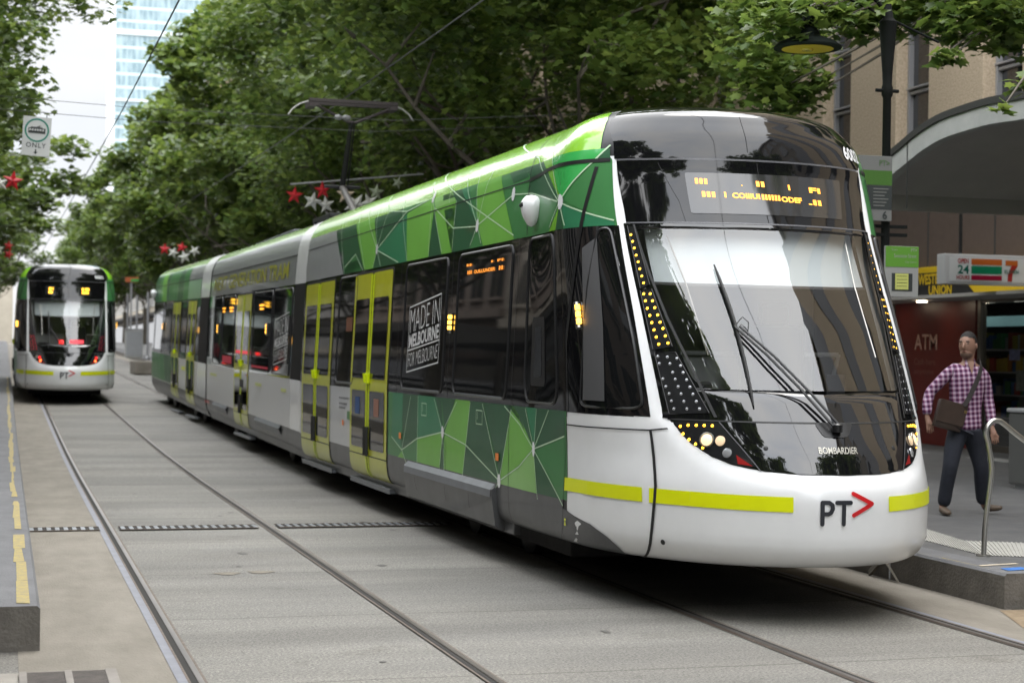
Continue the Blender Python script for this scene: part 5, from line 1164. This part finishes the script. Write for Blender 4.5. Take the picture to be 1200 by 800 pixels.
br=empty('sign_bracket',(8.12,14.98,.262)); tag(br,'small dark double bracket clamping the stop signs to the lamp post','bracket'); m.ob('clamp',M_polegreen,br)
# handrail
hr=empty('handrail',(7.46,12.06,.262)); tag(hr,'bent stainless steel handrail on the right platform edge in front of the walking man','handrail')
pts=[(-.03,0,0),(-.02,0,.25),(.02,0,.55),(.03,0,.70),(.0,0,.88),(-.022,0,.95),(-.015,0,1.01),(.03,0,1.06),(.08,.0,1.065),(.13,0,1.045),(.30,0,.925),(.75,0,.64),(1.2,0,.36),(1.5,0,.2),(1.55,0,0)]
P=[Vector(p) for p in pts]; Q=[]
for i in range(len(P)-1):
    p0=P[max(i-1,0)];p1=P[i];p2=P[i+1];p3=P[min(i+2,len(P)-1)]
    for k in range(5):
        t=k/5; Q.append(.5*((2*p1)+(p2-p0)*t+(2*p0-5*p1+4*p2-p3)*t*t+(3*p1-p0-3*p2+p3)*t**3))
Q.append(P[-1]); m=MB(); m.tube(Q,.021,14); m.ob('rail_tube',M_steel,hr,True)
m=MB(); m.lathe([(.06,0),(.06,.01),(.03,.014)],c=(-.03,0,0),n=20); m.ob('base_plate',M_steel,hr,True)
# litter bin (perforated steel)
bn=empty('litter_bin',(12.0,18.2,.262)); tag(bn,'grey perforated steel litter bin at the right edge of the picture','bin')
m=MB(); m.box(-.30,.30,-.28,.28,.05,.92,.03); bd=m.ob('bin_body',mat('bin_grey',(.11,.11,.105),.5,metal=.3),bn)
m=MB()
for i in range(11):
    for j in range(15): m.box(-.27+.05*i,-.24+.05*i,-.285,-.281,.12+.05*j,.15+.05*j)
m.ob('perforations',M_rubber,bd)
m=MB(); m.box(-.32,.32,-.30,.30,.92,.97,.02); m.box(-.25,.25,-.2,.2,0,.05); m.ob('bin_lid',M_frame,bn)
# leaves and twig litter at the kerb face
for k,(a,b) in enumerate((((6.93,12.95,.01),(6.955,12.75,.18)),((6.94,12.70,.15),(6.93,12.48,.01)))):
    m=MB(); p,q=Vector(a),Vector(b); w_=Vector((0,.03,.02)); m.add([p,p+w_*2,q+w_,q,p+Vector((-.03,0,.0)),q+Vector((-.02,0,0))],[(0,1,2,3),(0,3,5,4),(1,2,5,4)])
    tag(m.ob('bark_strip',M_bark),('dry bark strip leaning on the kerb below the platform, the left piece' if k==0 else 'dry bark strip leaning on the kerb below the platform, the right piece'),'litter')
# ------------------------------------------------------------------ overhead: wires, garlands, hanging sign
M_wire=mat('wire',(.03,.03,.03),.6)
def wire(name,pts,r,lab,grp=None):
    m=MB(); m.tube(pts,r,5); return tag(m.ob(name,M_wire,None,True),lab,'overhead wire',grp)
wire('contact_wire',[(1.88,-8,5.8)]+[(1.88,y,5.82+gz(y)) for y in range(10,150,10)],.011,'black overhead contact wire above the left track, running diagonally over the sky')
wire('contact_wire',[(5.38,-8,5.82)]+[(5.38,y,5.98-.0+gz(y)*.9) for y in range(10,150,10)],.010,'overhead contact wire above the right track, touching the pantograph of the long tram')
for i,(y,z,l) in enumerate(((20.0,6.3,'span wire crossing high over the street near the top of the picture'),(26,5.17,'thin span wire holding the hanging tram only sign'),(24.5,5.15,'thin span wire behind the pantograph'))):
    wire('span_wire',[(-7,y,z+.5),(-2,y,z+.12),(1.9,y,z-.02),(5.4,y,z),(9,y,z+.3)],.0045 if i<2 else .004,l,None)
m=MB(); m.tube([(1.88,17.2,5.8),(1.88,17.25,6.25)],.014,5); m.box(1.80,1.96,17.1,17.35,6.2,6.26); tag(m.ob('wire_clamp',M_wire),'dark clamp on the contact wire in front of the glass tower','clamp')
for i,(x,y,z) in enumerate(((3.25,20,6.28),(1.02,20,6.32),(4.6,24.5,5.15))):
    m=MB(); m.lathe([(.03,-.11),(.045,-.05),(.02,0),(.045,.05),(.03,.11)],c=(0,0,0),n=10,M=Matrix.Translation((x,y,z))@Matrix.Rotation(PI/2,4,'Y')); tag(m.ob('insulator',mat('insulator_grey',(.12,.12,.12),.4),None,True),['small dark insulator on the span wire among the leaves, right of the glass tower','dark insulator on the span wire over the sky, left of the glass tower','insulator on the span wire right of the pantograph'][i],'insulator')
sg_=empty('hanging_road_sign',(.392,26,4.57)); tag(sg_,'white hanging sign with a tram in a green ring above the word ONLY','sign')
SW=.63;SH=.90
m=MB(); m.box(-SW/2,SW/2,-.012,.012,0,SH,.004); m.ob('board',mat('sign_board_white',(.60,.61,.60),.5),sg_)
for v in [1]: pass
RG=mat('ring_green',(.01,.22,.15),.5)
m=MB(); n=40; c=Vector((0,-.018,.59)); 
v=[];f=[]
for k in range(n):
    a=2*PI*k/n
    for r_ in (.235,.272): v.append((c.x+r_*math.cos(a),c.y,c.z+r_*math.sin(a)))
for k in range(n): f.append((2*k,2*k+1,(2*k+3)%(2*n),(2*k+2)%(2*n)))
m.add(v,f); m.ob('ring',RG,sg_)
m=MB(); m.box(-.19,.19,-.022,-.0135,.52,.64,.0); m.box(-.14,.12,-.022,-.0135,.65,.665); m.add([(-.02,-.02,.66),(.03,-.02,.66),(.09,-.02,.70),(.06,-.02,.70)],[(0,1,2,3)]); tb=m.ob('tram_pictogram',M_ptdark,sg_)
m=MB()
for k in range(6): m.box(-.17+.058*k,-.135+.058*k,-.026,-.0225,.575,.62)
m.ob('pictogram_windows',mat('sign_board_white2',(.6,.6,.6),.5),tb)
text_plane('sign_lettering','ONLY',(-.22,-.018,.19),(1,0,0),(0,0,1),.44,.11,M_ptdark,sg_,.01,spacing=1.2)
m=MB(); m.add([(-.015,-.018,.155),(.015,-.018,.155),(.015,-.018,.09),(.05,-.018,.09),(0,-.018,.04),(-.05,-.018,.09),(-.015,-.018,.09)],[tuple(range(7))]); m.ob('arrow',M_ptdark,sg_)
m=MB(); m.tube([(-.2,0,.9),(-.2,0,1.0)],.01,5); m.tube([(.2,0,.9),(.2,0,.98)],.01,5); m.ob('hanger',M_wire,sg_)
sg_.rotation_euler=(0,R(3),0); sg_.scale=(.63,.63,.63)
def star(c,r,m_,tilt,lab,grp,turn=0):
    """five-pointed star lantern with raised centre"""
    v=[(0,-r*.26,0),(0,r*.26,0)]
    for k in range(10):
        a=PI/2+k*PI/5; q=r if k%2==0 else r*.42; v.append((q*math.cos(a),0,q*math.sin(a)))
    f=[]
    for k in range(10): f+= [(0,2+k,2+(k+1)%10),(1,2+(k+1)%10,2+k)]
    o=mesh('star_lantern',v,f,m_,None,False,None,c,(R(6),R(tilt),R(turn))); tag(o,lab,'star lantern',grp); return o
M_sred=mat('star_red',(.50,.012,.02),.4); M_swhite=mat('star_white',(.55,.55,.50),.45); M_scream=mat('star_cream',(.62,.50,.36),.45); M_sgreen=mat('star_pale_green',(.38,.44,.30),.45)
GAR=empty('garland_bar',(0,0,0)); tag(GAR,'thin steel bar hung across the street behind the pantograph, carrying the star lanterns','bar')
m=MB(); m.tube([BARA,BARB],.018,6); m.ob('bar',M_frame,GAR,True)
for i,(x,y,z,r,tl,mm,lab) in enumerate(STARS):
    star((x,y,z),r,dict(r=M_sred,w=M_swhite,c=M_scream,g=M_sgreen)[mm],tl,lab,'star lanterns hung over the street')
# ------------------------------------------------------------------ glass tower and far buildings
tw=empty('glass_tower',(31.0,560,0)); tag(tw,'tall pale blue glass office tower far beyond the trees','tower')
def tower_mat():
    m=bpy.data.materials.new('curtain_wall'); m.use_nodes=True; t=m.node_tree; b=t.nodes['Principled BSDF']; L=t.links.new
    c=t.nodes.new('ShaderNodeTexCoord'); mp_=t.nodes.new('ShaderNodeMapping'); mp_.inputs['Scale'].default_value=(1,1,1); L(c.outputs['Object'],mp_.inputs[0])
    s=t.nodes.new('ShaderNodeSeparateXYZ'); L(mp_.outputs[0],s.inputs[0])
    def fr(src,per,w):
        a=t.nodes.new('ShaderNodeMath'); a.operation='MULTIPLY'; a.inputs[1].default_value=1/per; L(src,a.inputs[0]); f=t.nodes.new('ShaderNodeMath'); f.operation='FRACT'; L(a.outputs[0],f.inputs[0]); g=t.nodes.new('ShaderNodeMath'); g.operation='LESS_THAN'; g.inputs[1].default_value=w; L(f.outputs[0],g.inputs[0]); return g.outputs[0]
    n=t.nodes.new('ShaderNodeTexNoise'); n.inputs['Scale'].default_value=.45; m2=t.nodes.new('ShaderNodeMapping'); m2.inputs['Scale'].default_value=(1.2,1,.28); L(c.outputs['Object'],m2.inputs[0]); L(m2.outputs[0],n.inputs['Vector'])
    r=t.nodes.new('ShaderNodeValToRGB'); r.color_ramp.elements[0].position=.35; r.color_ramp.elements[0].color=(.15,.235,.27,1); r.color_ramp.elements[1].position=.65; r.color_ramp.elements[1].color=(.33,.43,.46,1); L(n.outputs['Fac'],r.inputs[0])
    x=t.nodes.new('ShaderNodeMix'); x.data_type='RGBA'; L(fr(s.outputs['Z'],4.2,.20),x.inputs[0]); L(r.outputs[0],x.inputs[6]); x.inputs[7].default_value=(.50,.60,.60,1)
    y=t.nodes.new('ShaderNodeMix'); y.data_type='RGBA'; L(fr(s.outputs['X'],1.6,.10),y.inputs[0]); L(x.outputs[2],y.inputs[6]); y.inputs[7].default_value=(.42,.52,.53,1)
    L(y.outputs[2],b.inputs['Base Color']); b.inputs['Roughness'].default_value=.25; b.inputs['Specular IOR Level'].default_value=.6; return m
m=MB(); m.box(1.0,48,0,14,0,210); m.ob('glass_wall',tower_mat(),tw)
m=MB(); m.box(-.3,1.35,-.6,14,0,212); m.ob('white_edge',mat('tower_white',(.80,.82,.84),.5),tw)
m=MB()
for z in (58,63,80,101,130): m.box(1.3,48,-.5,.0,z,z+ (1.6 if z in (63,101) else .7))
m.ob('floor_band',mat('tower_band',(.62,.68,.68),.5),tw)
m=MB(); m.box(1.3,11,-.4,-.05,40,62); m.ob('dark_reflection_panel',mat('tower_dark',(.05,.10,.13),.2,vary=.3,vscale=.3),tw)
def facade(name,x0,x1,y0,y1,h,m_,wm,lab,face,shops=True,floor=3.6,bay=3.0,z0=None,grp=None):
    r=empty(name,(x0,y0,gz(y0))); tag(r,lab,'building',grp)
    b=MB(); b.box(0,x1-x0,0,y1-y0,-1,h); b.ob('wall',m_,r)
    xf=0 if face<0 else x1-x0; s=-1 if face<0 else 1
    w=MB(); fr=MB(); nb=int((y1-y0)/bay); nf=int((h-4.6)/floor)
    for j in range(nf):
        for i in range(nb):
            a=i*bay+.55; z=4.9+j*floor
            w.box(min(xf,xf+s*.02),max(xf,xf+s*.02),a,a+bay-1.1,z,z+floor*.58)
            fr.box(min(xf,xf+s*.14),max(xf,xf+s*.14),a-.1,a+bay-1.0,z-.16,z-.03); fr.box(min(xf,xf+s*.06),max(xf,xf+s*.06),a+(bay-1.1)/2-.03,a+(bay-1.1)/2+.03,z,z+floor*.58)
    w.ob('windows',wm,r); fr.ob('sills',M_render if face<0 else m_,r)
    c=MB(); c.box(min(xf,xf+s*.4),max(xf,xf+s*.4),-.1,y1-y0+.1,h-.5,h); c.box(min(xf,xf+s*.25),max(xf,xf+s*.25),-.05,y1-y0+.05,4.0,4.3); c.ob('cornice',m_,r)
    if shops:
        a=MB(); a.box(min(xf,xf+s*2.6),max(xf,xf+s*2.6),.2,y1-y0-.2,3.3,3.6); a.ob('awning',mat('awning_dark',(.05,.045,.04),.7),r)
        g=MB(); g.box(min(xf,xf+s*.03),max(xf,xf+s*.03),.5,y1-y0-.5,.2,3.1); g.ob('shop_window',M_bwin,r)
    return r
M_b=[mat('cream_facade',(.40,.36,.29),.85,vary=.12,vscale=.6),mat('pale_brick_facade',(.32,.24,.19),.85,vary=.15,vscale=.8),mat('white_facade',(.52,.51,.48),.8,vary=.1,vscale=.5),mat('brown_facade',(.18,.13,.10),.85,vary=.2,vscale=.6)]
M_lb=[mat('darkened_brick',(.13,.10,.08),.85,vary=.2,vscale=.6),mat('grey_stone_facade',(.19,.18,.165),.85,vary=.15,vscale=.6),mat('dull_cream_facade',(.24,.21,.17),.85,vary=.15,vscale=.6)]  # facades coloured dark to keep their reflections in the tram glass dim
rb=[(41,56,20),(56,74,26),(74,92,17),(92,118,24),(118,150,20),(150,200,26),(200,300,22)]
rl=['pale building glimpsed through the trees right of the pantograph','second building behind the right row of trees, mostly hidden','low building behind the right row of trees','tall building behind the distant right hand trees','building far down the right side of the street','farthest but one building of the right side','farthest building of the right side of the street']
for i,(a,b,h) in enumerate(rb): facade('street_building',17,30,a,b,h,M_b[(i+2)%4],M_bwin,rl[i],-1,grp=None)
lb=[(-60,-38,18),(-38,-16,17),(-16,4,15),(4,24,16),(24,46,17),(46,70,18),(70,100,24),(100,140,20),(140,200,24)]
for i,(a,b,h) in enumerate(lb): facade('street_building',-24,-13,a,b,h,M_lb[i%3],M_bwin,'%s building of the left side, counting away from the camera'%['','','','first','second','third','fourth','fifth','sixth'][i] if i>2 else 'building on the left side behind the photographer',1,grp='buildings along the left side' if i>2 else 'buildings behind the camera on the left')
for i,(a,b,h) in enumerate(((-60,-38,22),(-38,-14,18),(-14,8,23))): facade('street_building',18,30,a,b,h,M_lb[i%3],M_bwin,'building on the right side behind the photographer',-1,grp='buildings behind the camera on the right')
e0=facade('street_building',-9.5,1.0,235,260,16,M_b[0],M_bwin,'pinkish cream building closing the view beyond the distant tram at the left edge',-1,shops=False)
# ------------------------------------------------------------------ far street furniture between the trams
def pole(x,y,h,r,lab):
    m=MB(); m.tube([(0,0,0),(0,0,h)],r,8); m.lathe([(r*1.8,0),(r*1.8,.15),(r,.2)],n=10); o=m.ob('steel_pole',M_frame,None,True,(x,y,gz(y)+.26)); return tag(o,lab,'pole')
for i,(px,Y) in enumerate(POLES): pole(px,Y,3.4,.06,['thin grey pole right of the tram numbered 6001','second thin grey pole between the two trams','third thin grey pole, just behind the end of the long tram'][i])
bx=empty('utility_box',UBOX); tag(bx,'pale grey utility cabinet on the far footpath between the two trams','cabinet')
m=MB(); m.box(-.45,.45,-.3,.3,0,1.45,.03); m.ob('cabinet_body',M_render,bx); m=MB(); m.box(-.40,.40,-.31,-.302,.1,1.35); m.ob('cabinet_door',M_lgrey,bx); m=MB(); m.box(-.48,.48,-.33,.33,1.45,1.5,.01); m.ob('cabinet_lid',M_frame,bx)
sx=empty('shop_sign',USIGN); tag(sx,'small orange and green lit shop sign under the trees between the two trams','sign')
m=MB(); m.box(-.4,.4,-.1,.1,0,.3,.02); m.ob('sign_box',mat('far_orange',(.40,.10,.03),.5),sx); m=MB(); m.box(-.1,.4,-.12,-.101,.05,.2); m.ob('sign_stripe',mat('far_green',(.05,.35,.08),.4),sx)
m=MB(); m.box(-.1,.0,-.05,.05,-3.4,0); m.ob('sign_post',M_frame,sx)
fp=sheet('footpath',7.4,17,66,400,.30,M_sidewalk,step=6); struct(fp)
lp2=empty('planter',UPLANT); tag(lp2,'low beige concrete kerb block at the end of the far platform between the trams','kerb block')
m=MB(); m.box(-.5,.5,-1.5,1.5,0,.55,.04); m.ob('block',M_beige,lp2)
# ------------------------------------------------------------------ the man walking on the platform
def skin_mesh(name,nodes,edges,m,parent,sub=2,root=0,post=None):
    """nodes: (x,y,z,rx,ry) one per joint"""
    me=bpy.data.meshes.new(name); me.from_pydata([n[:3] for n in nodes],edges,[]); o=bpy.data.objects.new(name,me); COL.objects.link(o)
    md=o.modifiers.new('s','SKIN'); md.use_smooth_shade=True
    sv=me.skin_vertices[0].data
    for i,n in enumerate(nodes): sv[i].radius=(n[3],n[4] if len(n)>4 else n[3]); sv[i].use_root=(i==root)
    sb=o.modifiers.new('u','SUBSURF'); sb.levels=sub; sb.render_levels=sub
    dg=bpy.context.evaluated_depsgraph_get(); dg.update(); r=bpy.data.meshes.new_from_object(o.evaluated_get(dg))
    bpy.data.objects.remove(o); r.name=name
    r.materials.clear(); r.materials.append(m); r.polygons.foreach_set('use_smooth',[True]*len(r.polygons))
    if post:
        for v in r.vertices: v.co=post(v.co)
    return link(bpy.data.objects.new(name,r),parent)
def chain(nodes,edges,start,pts):
    i=start
    for p in pts: nodes.append(p); edges.append((i,len(nodes)-1)); i=len(nodes)-1
    return i
def plaid():
    m=bpy.data.materials.new('plaid_shirt'); m.use_nodes=True; t=m.node_tree; b=t.nodes['Principled BSDF']; L=t.links.new
    c=t.nodes.new('ShaderNodeTexCoord'); mp_=t.nodes.new('ShaderNodeMapping'); mp_.inputs['Rotation'].default_value=(0,R(4),0); L(c.outputs['Object'],mp_.inputs[0]); s=t.nodes.new('ShaderNodeSeparateXYZ'); L(mp_.outputs[0],s.inputs[0])
    def st(src,off):
        a=t.nodes.new('ShaderNodeMath'); a.operation='MULTIPLY_ADD'; a.inputs[1].default_value=21; a.inputs[2].default_value=off; L(src,a.inputs[0]); f=t.nodes.new('ShaderNodeMath'); f.operation='FRACT'; L(a.outputs[0],f.inputs[0])
        r=t.nodes.new('ShaderNodeValToRGB'); e=r.color_ramp.elements; e[0].position=.0; e[0].color=(.62,.55,.60,1); e[1].position=1; e[1].color=(.62,.55,.60,1)
        for p,col in ((.16,(.66,.58,.64)),(.26,(.30,.10,.28)),(.40,(.10,.02,.10)),(.60,(.12,.02,.10)),(.74,(.34,.06,.20)),(.88,(.66,.58,.64))): k=e.new(p); k.color=(*col,1)
        L(f.outputs[0],r.inputs[0]); return r.outputs[0]
    x=t.nodes.new('ShaderNodeMix'); x.data_type='RGBA'; x.inputs[0].default_value=.5; L(st(s.outputs['X'],0),x.inputs[6]); L(st(s.outputs['Z'],.3),x.inputs[7]); g=t.nodes.new('ShaderNodeGamma'); g.inputs[1].default_value=1.6; L(x.outputs[2],g.inputs[0]); L(g.outputs[0],b.inputs['Base Color']); b.inputs['Roughness'].default_value=.85
    return m
M_skin=mat('skin',(.24,.13,.088),.55,vary=.06,vscale=8); M_hair=mat('hair',(.012,.009,.008),.7,bump=.4,bscale=120); M_jeans=mat('dark_jeans',(.012,.014,.022),.85,vary=.35,vscale=6,bump=.3,bscale=60); M_shoe=mat('tan_shoe',(.085,.058,.038),.6,vary=.15); M_bag=mat('bag_leather',(.035,.022,.016),.5,vary=.2)
man=empty('person',(9.25,15.30,.262),(0,0,-th)); tag(man,'man in purple checked shirt and dark jeans walking on the right platform, looking left','person')
px=lambda x,y:((x-1137)/117,(605-y)/117)
nd_=[];ed=[]
hip=(-.05,0,.93)
nd_.append((*hip,.105,.075))
ch=chain(nd_,ed,0,[(-.05,.0,1.05,.105,.078),(-.045,-.01,1.20,.125,.085),(-.035,-.01,1.36,.140,.09),(-.03,0,1.46,.11,.075),(-.02,0,1.52,.060,.060),(-.03,-.01,1.58,.058,.062),(-.035,-.015,1.64,.072,.085),(-.03,-.01,1.72,.076,.093),(-.028,0,1.785,.058,.075)])
chest=3
# arms (image left, image right)
la=[(-.16,0,1.445,.050),(-.225,.0,1.405,.046),(-.31,.01,1.31,.040),(-.40,.02,1.215,.035),(-.435,-.03,1.10,.031),(-.445,-.06,.985,.024)]
ra=[(.09,0,1.440,.050),(.135,.0,1.40,.046),(.165,.03,1.28,.040),(.19,.05,1.16,.035),(.205,.0,1.02,.031),(.20,-.06,.885,.024)]
wl=chain(nd_,ed,4,la); wr=chain(nd_,ed,4,ra)
def hand(w,base,sx,down=(0,0,-1)):
    b=Vector(base); pal=chain(nd_,ed,w,[(b.x+.012*sx,b.y-.02,b.z-.045,.020,.034)])
    for k,(dx,ln) in enumerate(((-.026,.062),(-.009,.072),(.009,.068),(.025,.052))):
        chain(nd_,ed,pal,[(b.x+sx*.02+dx,b.y-.03,b.z-.085,.009),(b.x+sx*.028+dx*1.15,b.y-.04,b.z-.085-ln*.5,.0085),(b.x+sx*.03+dx*1.2,b.y-.03,b.z-.085-ln,.007)])
    chain(nd_,ed,pal,[(b.x+sx*.045,b.y-.035,b.z-.06,.010),(b.x+sx*.062,b.y-.04,b.z-.09,.008)])
hand(wl,(-.445,-.06,.965),1); hand(wr,(.20,-.06,.865),1)
# legs
ll=[(-.13,0,.84,.070,.07),(-.18,-.04,.66,.068),(-.215,-.08,.48,.053),(-.235,-.04,.30,.05),(-.26,.0,.10,.036),(-.27,-.03,.045,.036),(-.255,-.15,.035,.034)]
rl_=[(.03,0,.84,.070,.07),(.08,.03,.66,.068),(.125,.03,.48,.053),(.15,.10,.30,.05),(.185,.17,.12,.036),(.21,.18,.055,.036),(.30,.12,.055,.032)]
chain(nd_,ed,0,ll); chain(nd_,ed,0,rl_)
body=skin_mesh('body',nd_,ed,M_skin,man,2)
# shirt
sn=[(-.05,0,.80,.190,.140)];se=[]
chain(sn,se,0,[(-.05,0,.93,.182,.135),(-.05,.0,1.05,.172,.124),(-.045,-.01,1.20,.182,.128),(-.035,-.01,1.35,.205,.130),(-.03,0,1.445,.165,.100),(-.022,0,1.500,.080,.074)])
g_=lambda A,n:[(p[0],p[1],p[2],p[3]+.020+.006*i/len(A)) for i,p in enumerate(A[:n])]
chain(sn,se,5,g_(la,6)[:6]); chain(sn,se,5,g_(ra,6)[:6])
shirt=skin_mesh('shirt',sn,se,plaid(),man,2)
m=MB(); 
for s,e in ((-1,(-.075,-.075,1.50)),(1,(.03,-.075,1.50))):
    m.add([(-.022,-.118,1.40),(e[0],e[1]-.0,1.475),(e[0]*1.0+s*.01,.0,1.555),(-.022+s*.035,-.06,1.545)],[(0,1,2,3)])
m.ob('collar',plaid(),shirt)
m=MB(); m.add([(-.055,-.095,1.53),(.012,-.095,1.53),(-.018,-.128,1.40)],[(0,1,2)]); m.ob('neck_opening',M_skin,shirt)
# jeans
jn=[(-.05,0,.97,.150,.115)];je=[]
chain(jn,je,0,[(-.125,0,.80,.112,.110),(-.175,-.04,.66,.098),(-.21,-.08,.48,.080),(-.232,-.04,.30,.074),(-.255,.0,.07,.070)]); chain(jn,je,0,[(.03,0,.80,.112,.11),(.078,.03,.66,.098),(.125,.03,.48,.080),(.15,.10,.30,.074),(.188,.17,.09,.068)])
skin_mesh('jeans',jn,je,M_jeans,man,2)
skin_mesh('shoe',[(-.258,.02,.055,.050,.045),(-.262,-.06,.045,.046,.040),(-.255,-.15,.036,.044,.032),(-.25,-.215,.030,.030,.022)],[(0,1),(1,2),(2,3)],M_shoe,man,2)
skin_mesh('shoe',[(.185,.19,.070,.046,.045),(.245,.15,.060,.042,.040),(.315,.11,.062,.040,.032),(.365,.085,.072,.030,.022)],[(0,1),(1,2),(2,3)],M_shoe,man,2)
# head detail: hair, ears, nose, brow, eyes, mouth; turned to the image left
hd_=Matrix.Translation((-.035,-.015,1.695))@Matrix.Rotation(R(-36),4,'Z')@Matrix.Scale(1.05,4)
def hp(x,y,z): return tuple(hd_@Vector((x,y,z)))
def ell(name,c,r,mm,seg=(16,12),cutf=None):
    bm=bmesh.new(); bmesh.ops.create_uvsphere(bm,u_segments=seg[0],v_segments=seg[1],radius=1)
    if cutf: bmesh.ops.delete(bm,geom=[v for v in bm.verts if cutf(v.co)],context='VERTS')
    for v in bm.verts: v.co=Vector(hp(c[0]+v.co.x*r[0],c[1]+v.co.y*r[1],c[2]+v.co.z*r[2]))
    me=bpy.data.meshes.new(name); bm.to_mesh(me); bm.free(); me.materials.append(mm); me.polygons.foreach_set('use_smooth',[True]*len(me.polygons)); return link(bpy.data.objects.new(name,me),man)
ell('head',(0,-.005,-.005),(.078,.098,.118),M_skin,(24,18))
ell('jaw',(0,-.025,-.075),(.060,.070,.060),M_skin)
ell('hair',(0,.008,.012),(.0825,.100,.117),M_hair,(28,20),lambda v:(v.y<-.35 and v.z<.40) or v.z<-.40 or (v.y<.10 and v.z<-.10))
for s in (-1,1): ell('ear',(s*.079,.008,-.012),(.012,.020,.030),M_skin,(10,8))
skin_mesh('nose',[hp(0,-.098,.015)+(.008,),hp(0,-.112,-.010)+(.010,),hp(0,-.120,-.030)+(.013,),hp(0,-.100,-.038)+(.012,)],[(0,1),(1,2),(2,3)],M_skin,man,2)
for s in (-1,1):
    ell('eye',(s*.031,-.086,.010),(.014,.009,.007),mat('eye',(.05,.04,.035),.3),(10,8)); ell('eyebrow',(s*.032,-.091,.030),(.021,.008,.0055),M_hair,(10,8))
ell('mouth',(0,-.094,-.064),(.023,.010,.006),mat('lips',(.20,.075,.06),.5),(12,8)); ell('stubble',(0,-.030,-.082),(.0605,.0715,.052),mat('stubble_skin',(.16,.095,.07),.7),(20,14),lambda v:v.z>.15)
# bag and strap
bg_=empty('shoulder_bag',(9.25,15.30,.262),(0,0,-th)); tag(bg_,'dark brown leather shoulder bag hanging across the walking man','bag')
Mb=Matrix.Translation((-.235,-.13,1.0))@Matrix.Rotation(R(14),4,'Y')@Matrix.Rotation(R(12),4,'Z')
m=MB(); m.box(-.15,.15,-.035,.035,-.15,.13,.025,M=Mb); b_=m.ob('bag_body',M_bag,bg_,True)
m=MB(); m.box(-.152,.152,-.042,-.034,-.09,.132,.006,M=Mb); m.ob('bag_flap',mat('bag_flap',(.045,.028,.020),.45,vary=.2),b_)
m=MB(); m.box(.12,.15,-.05,-.04,.05,.08,.003,M=Mb); m.ob('buckle',mat('brass',(.4,.28,.12),.3,metal=1),b_)
S=[(-.10,-.155,1.09),(-.06,-.165,1.16),(-.01,-.168,1.27),(.04,-.155,1.38),(.075,-.11,1.475),(.085,-.02,1.54),(.065,.06,1.50),(.03,.13,1.38),(-.06,.15,1.2),(-.2,.08,1.08)]
m=MB(); V=[];F=[]
for i,p in enumerate(S):
    d=(Vector(S[min(i+1,len(S)-1)])-Vector(S[max(i-1,0)])).normalized(); o_=(Vector(p)-Vector((-.03,0,p[2]-.02))).normalized(); w_=d.cross(o_).normalized()*.024; V+=[Vector(p)-w_,Vector(p)+w_,Vector(p)+w_+o_*.006,Vector(p)-w_+o_*.006]
for i in range(len(S)-1):
    for k in range(4): F.append((i*4+k,i*4+(k+1)%4,(i+1)*4+(k+1)%4,(i+1)*4+k))
m.add(V,F); m.ob('strap',mat('strap_dark',(.03,.024,.022),.7),b_)
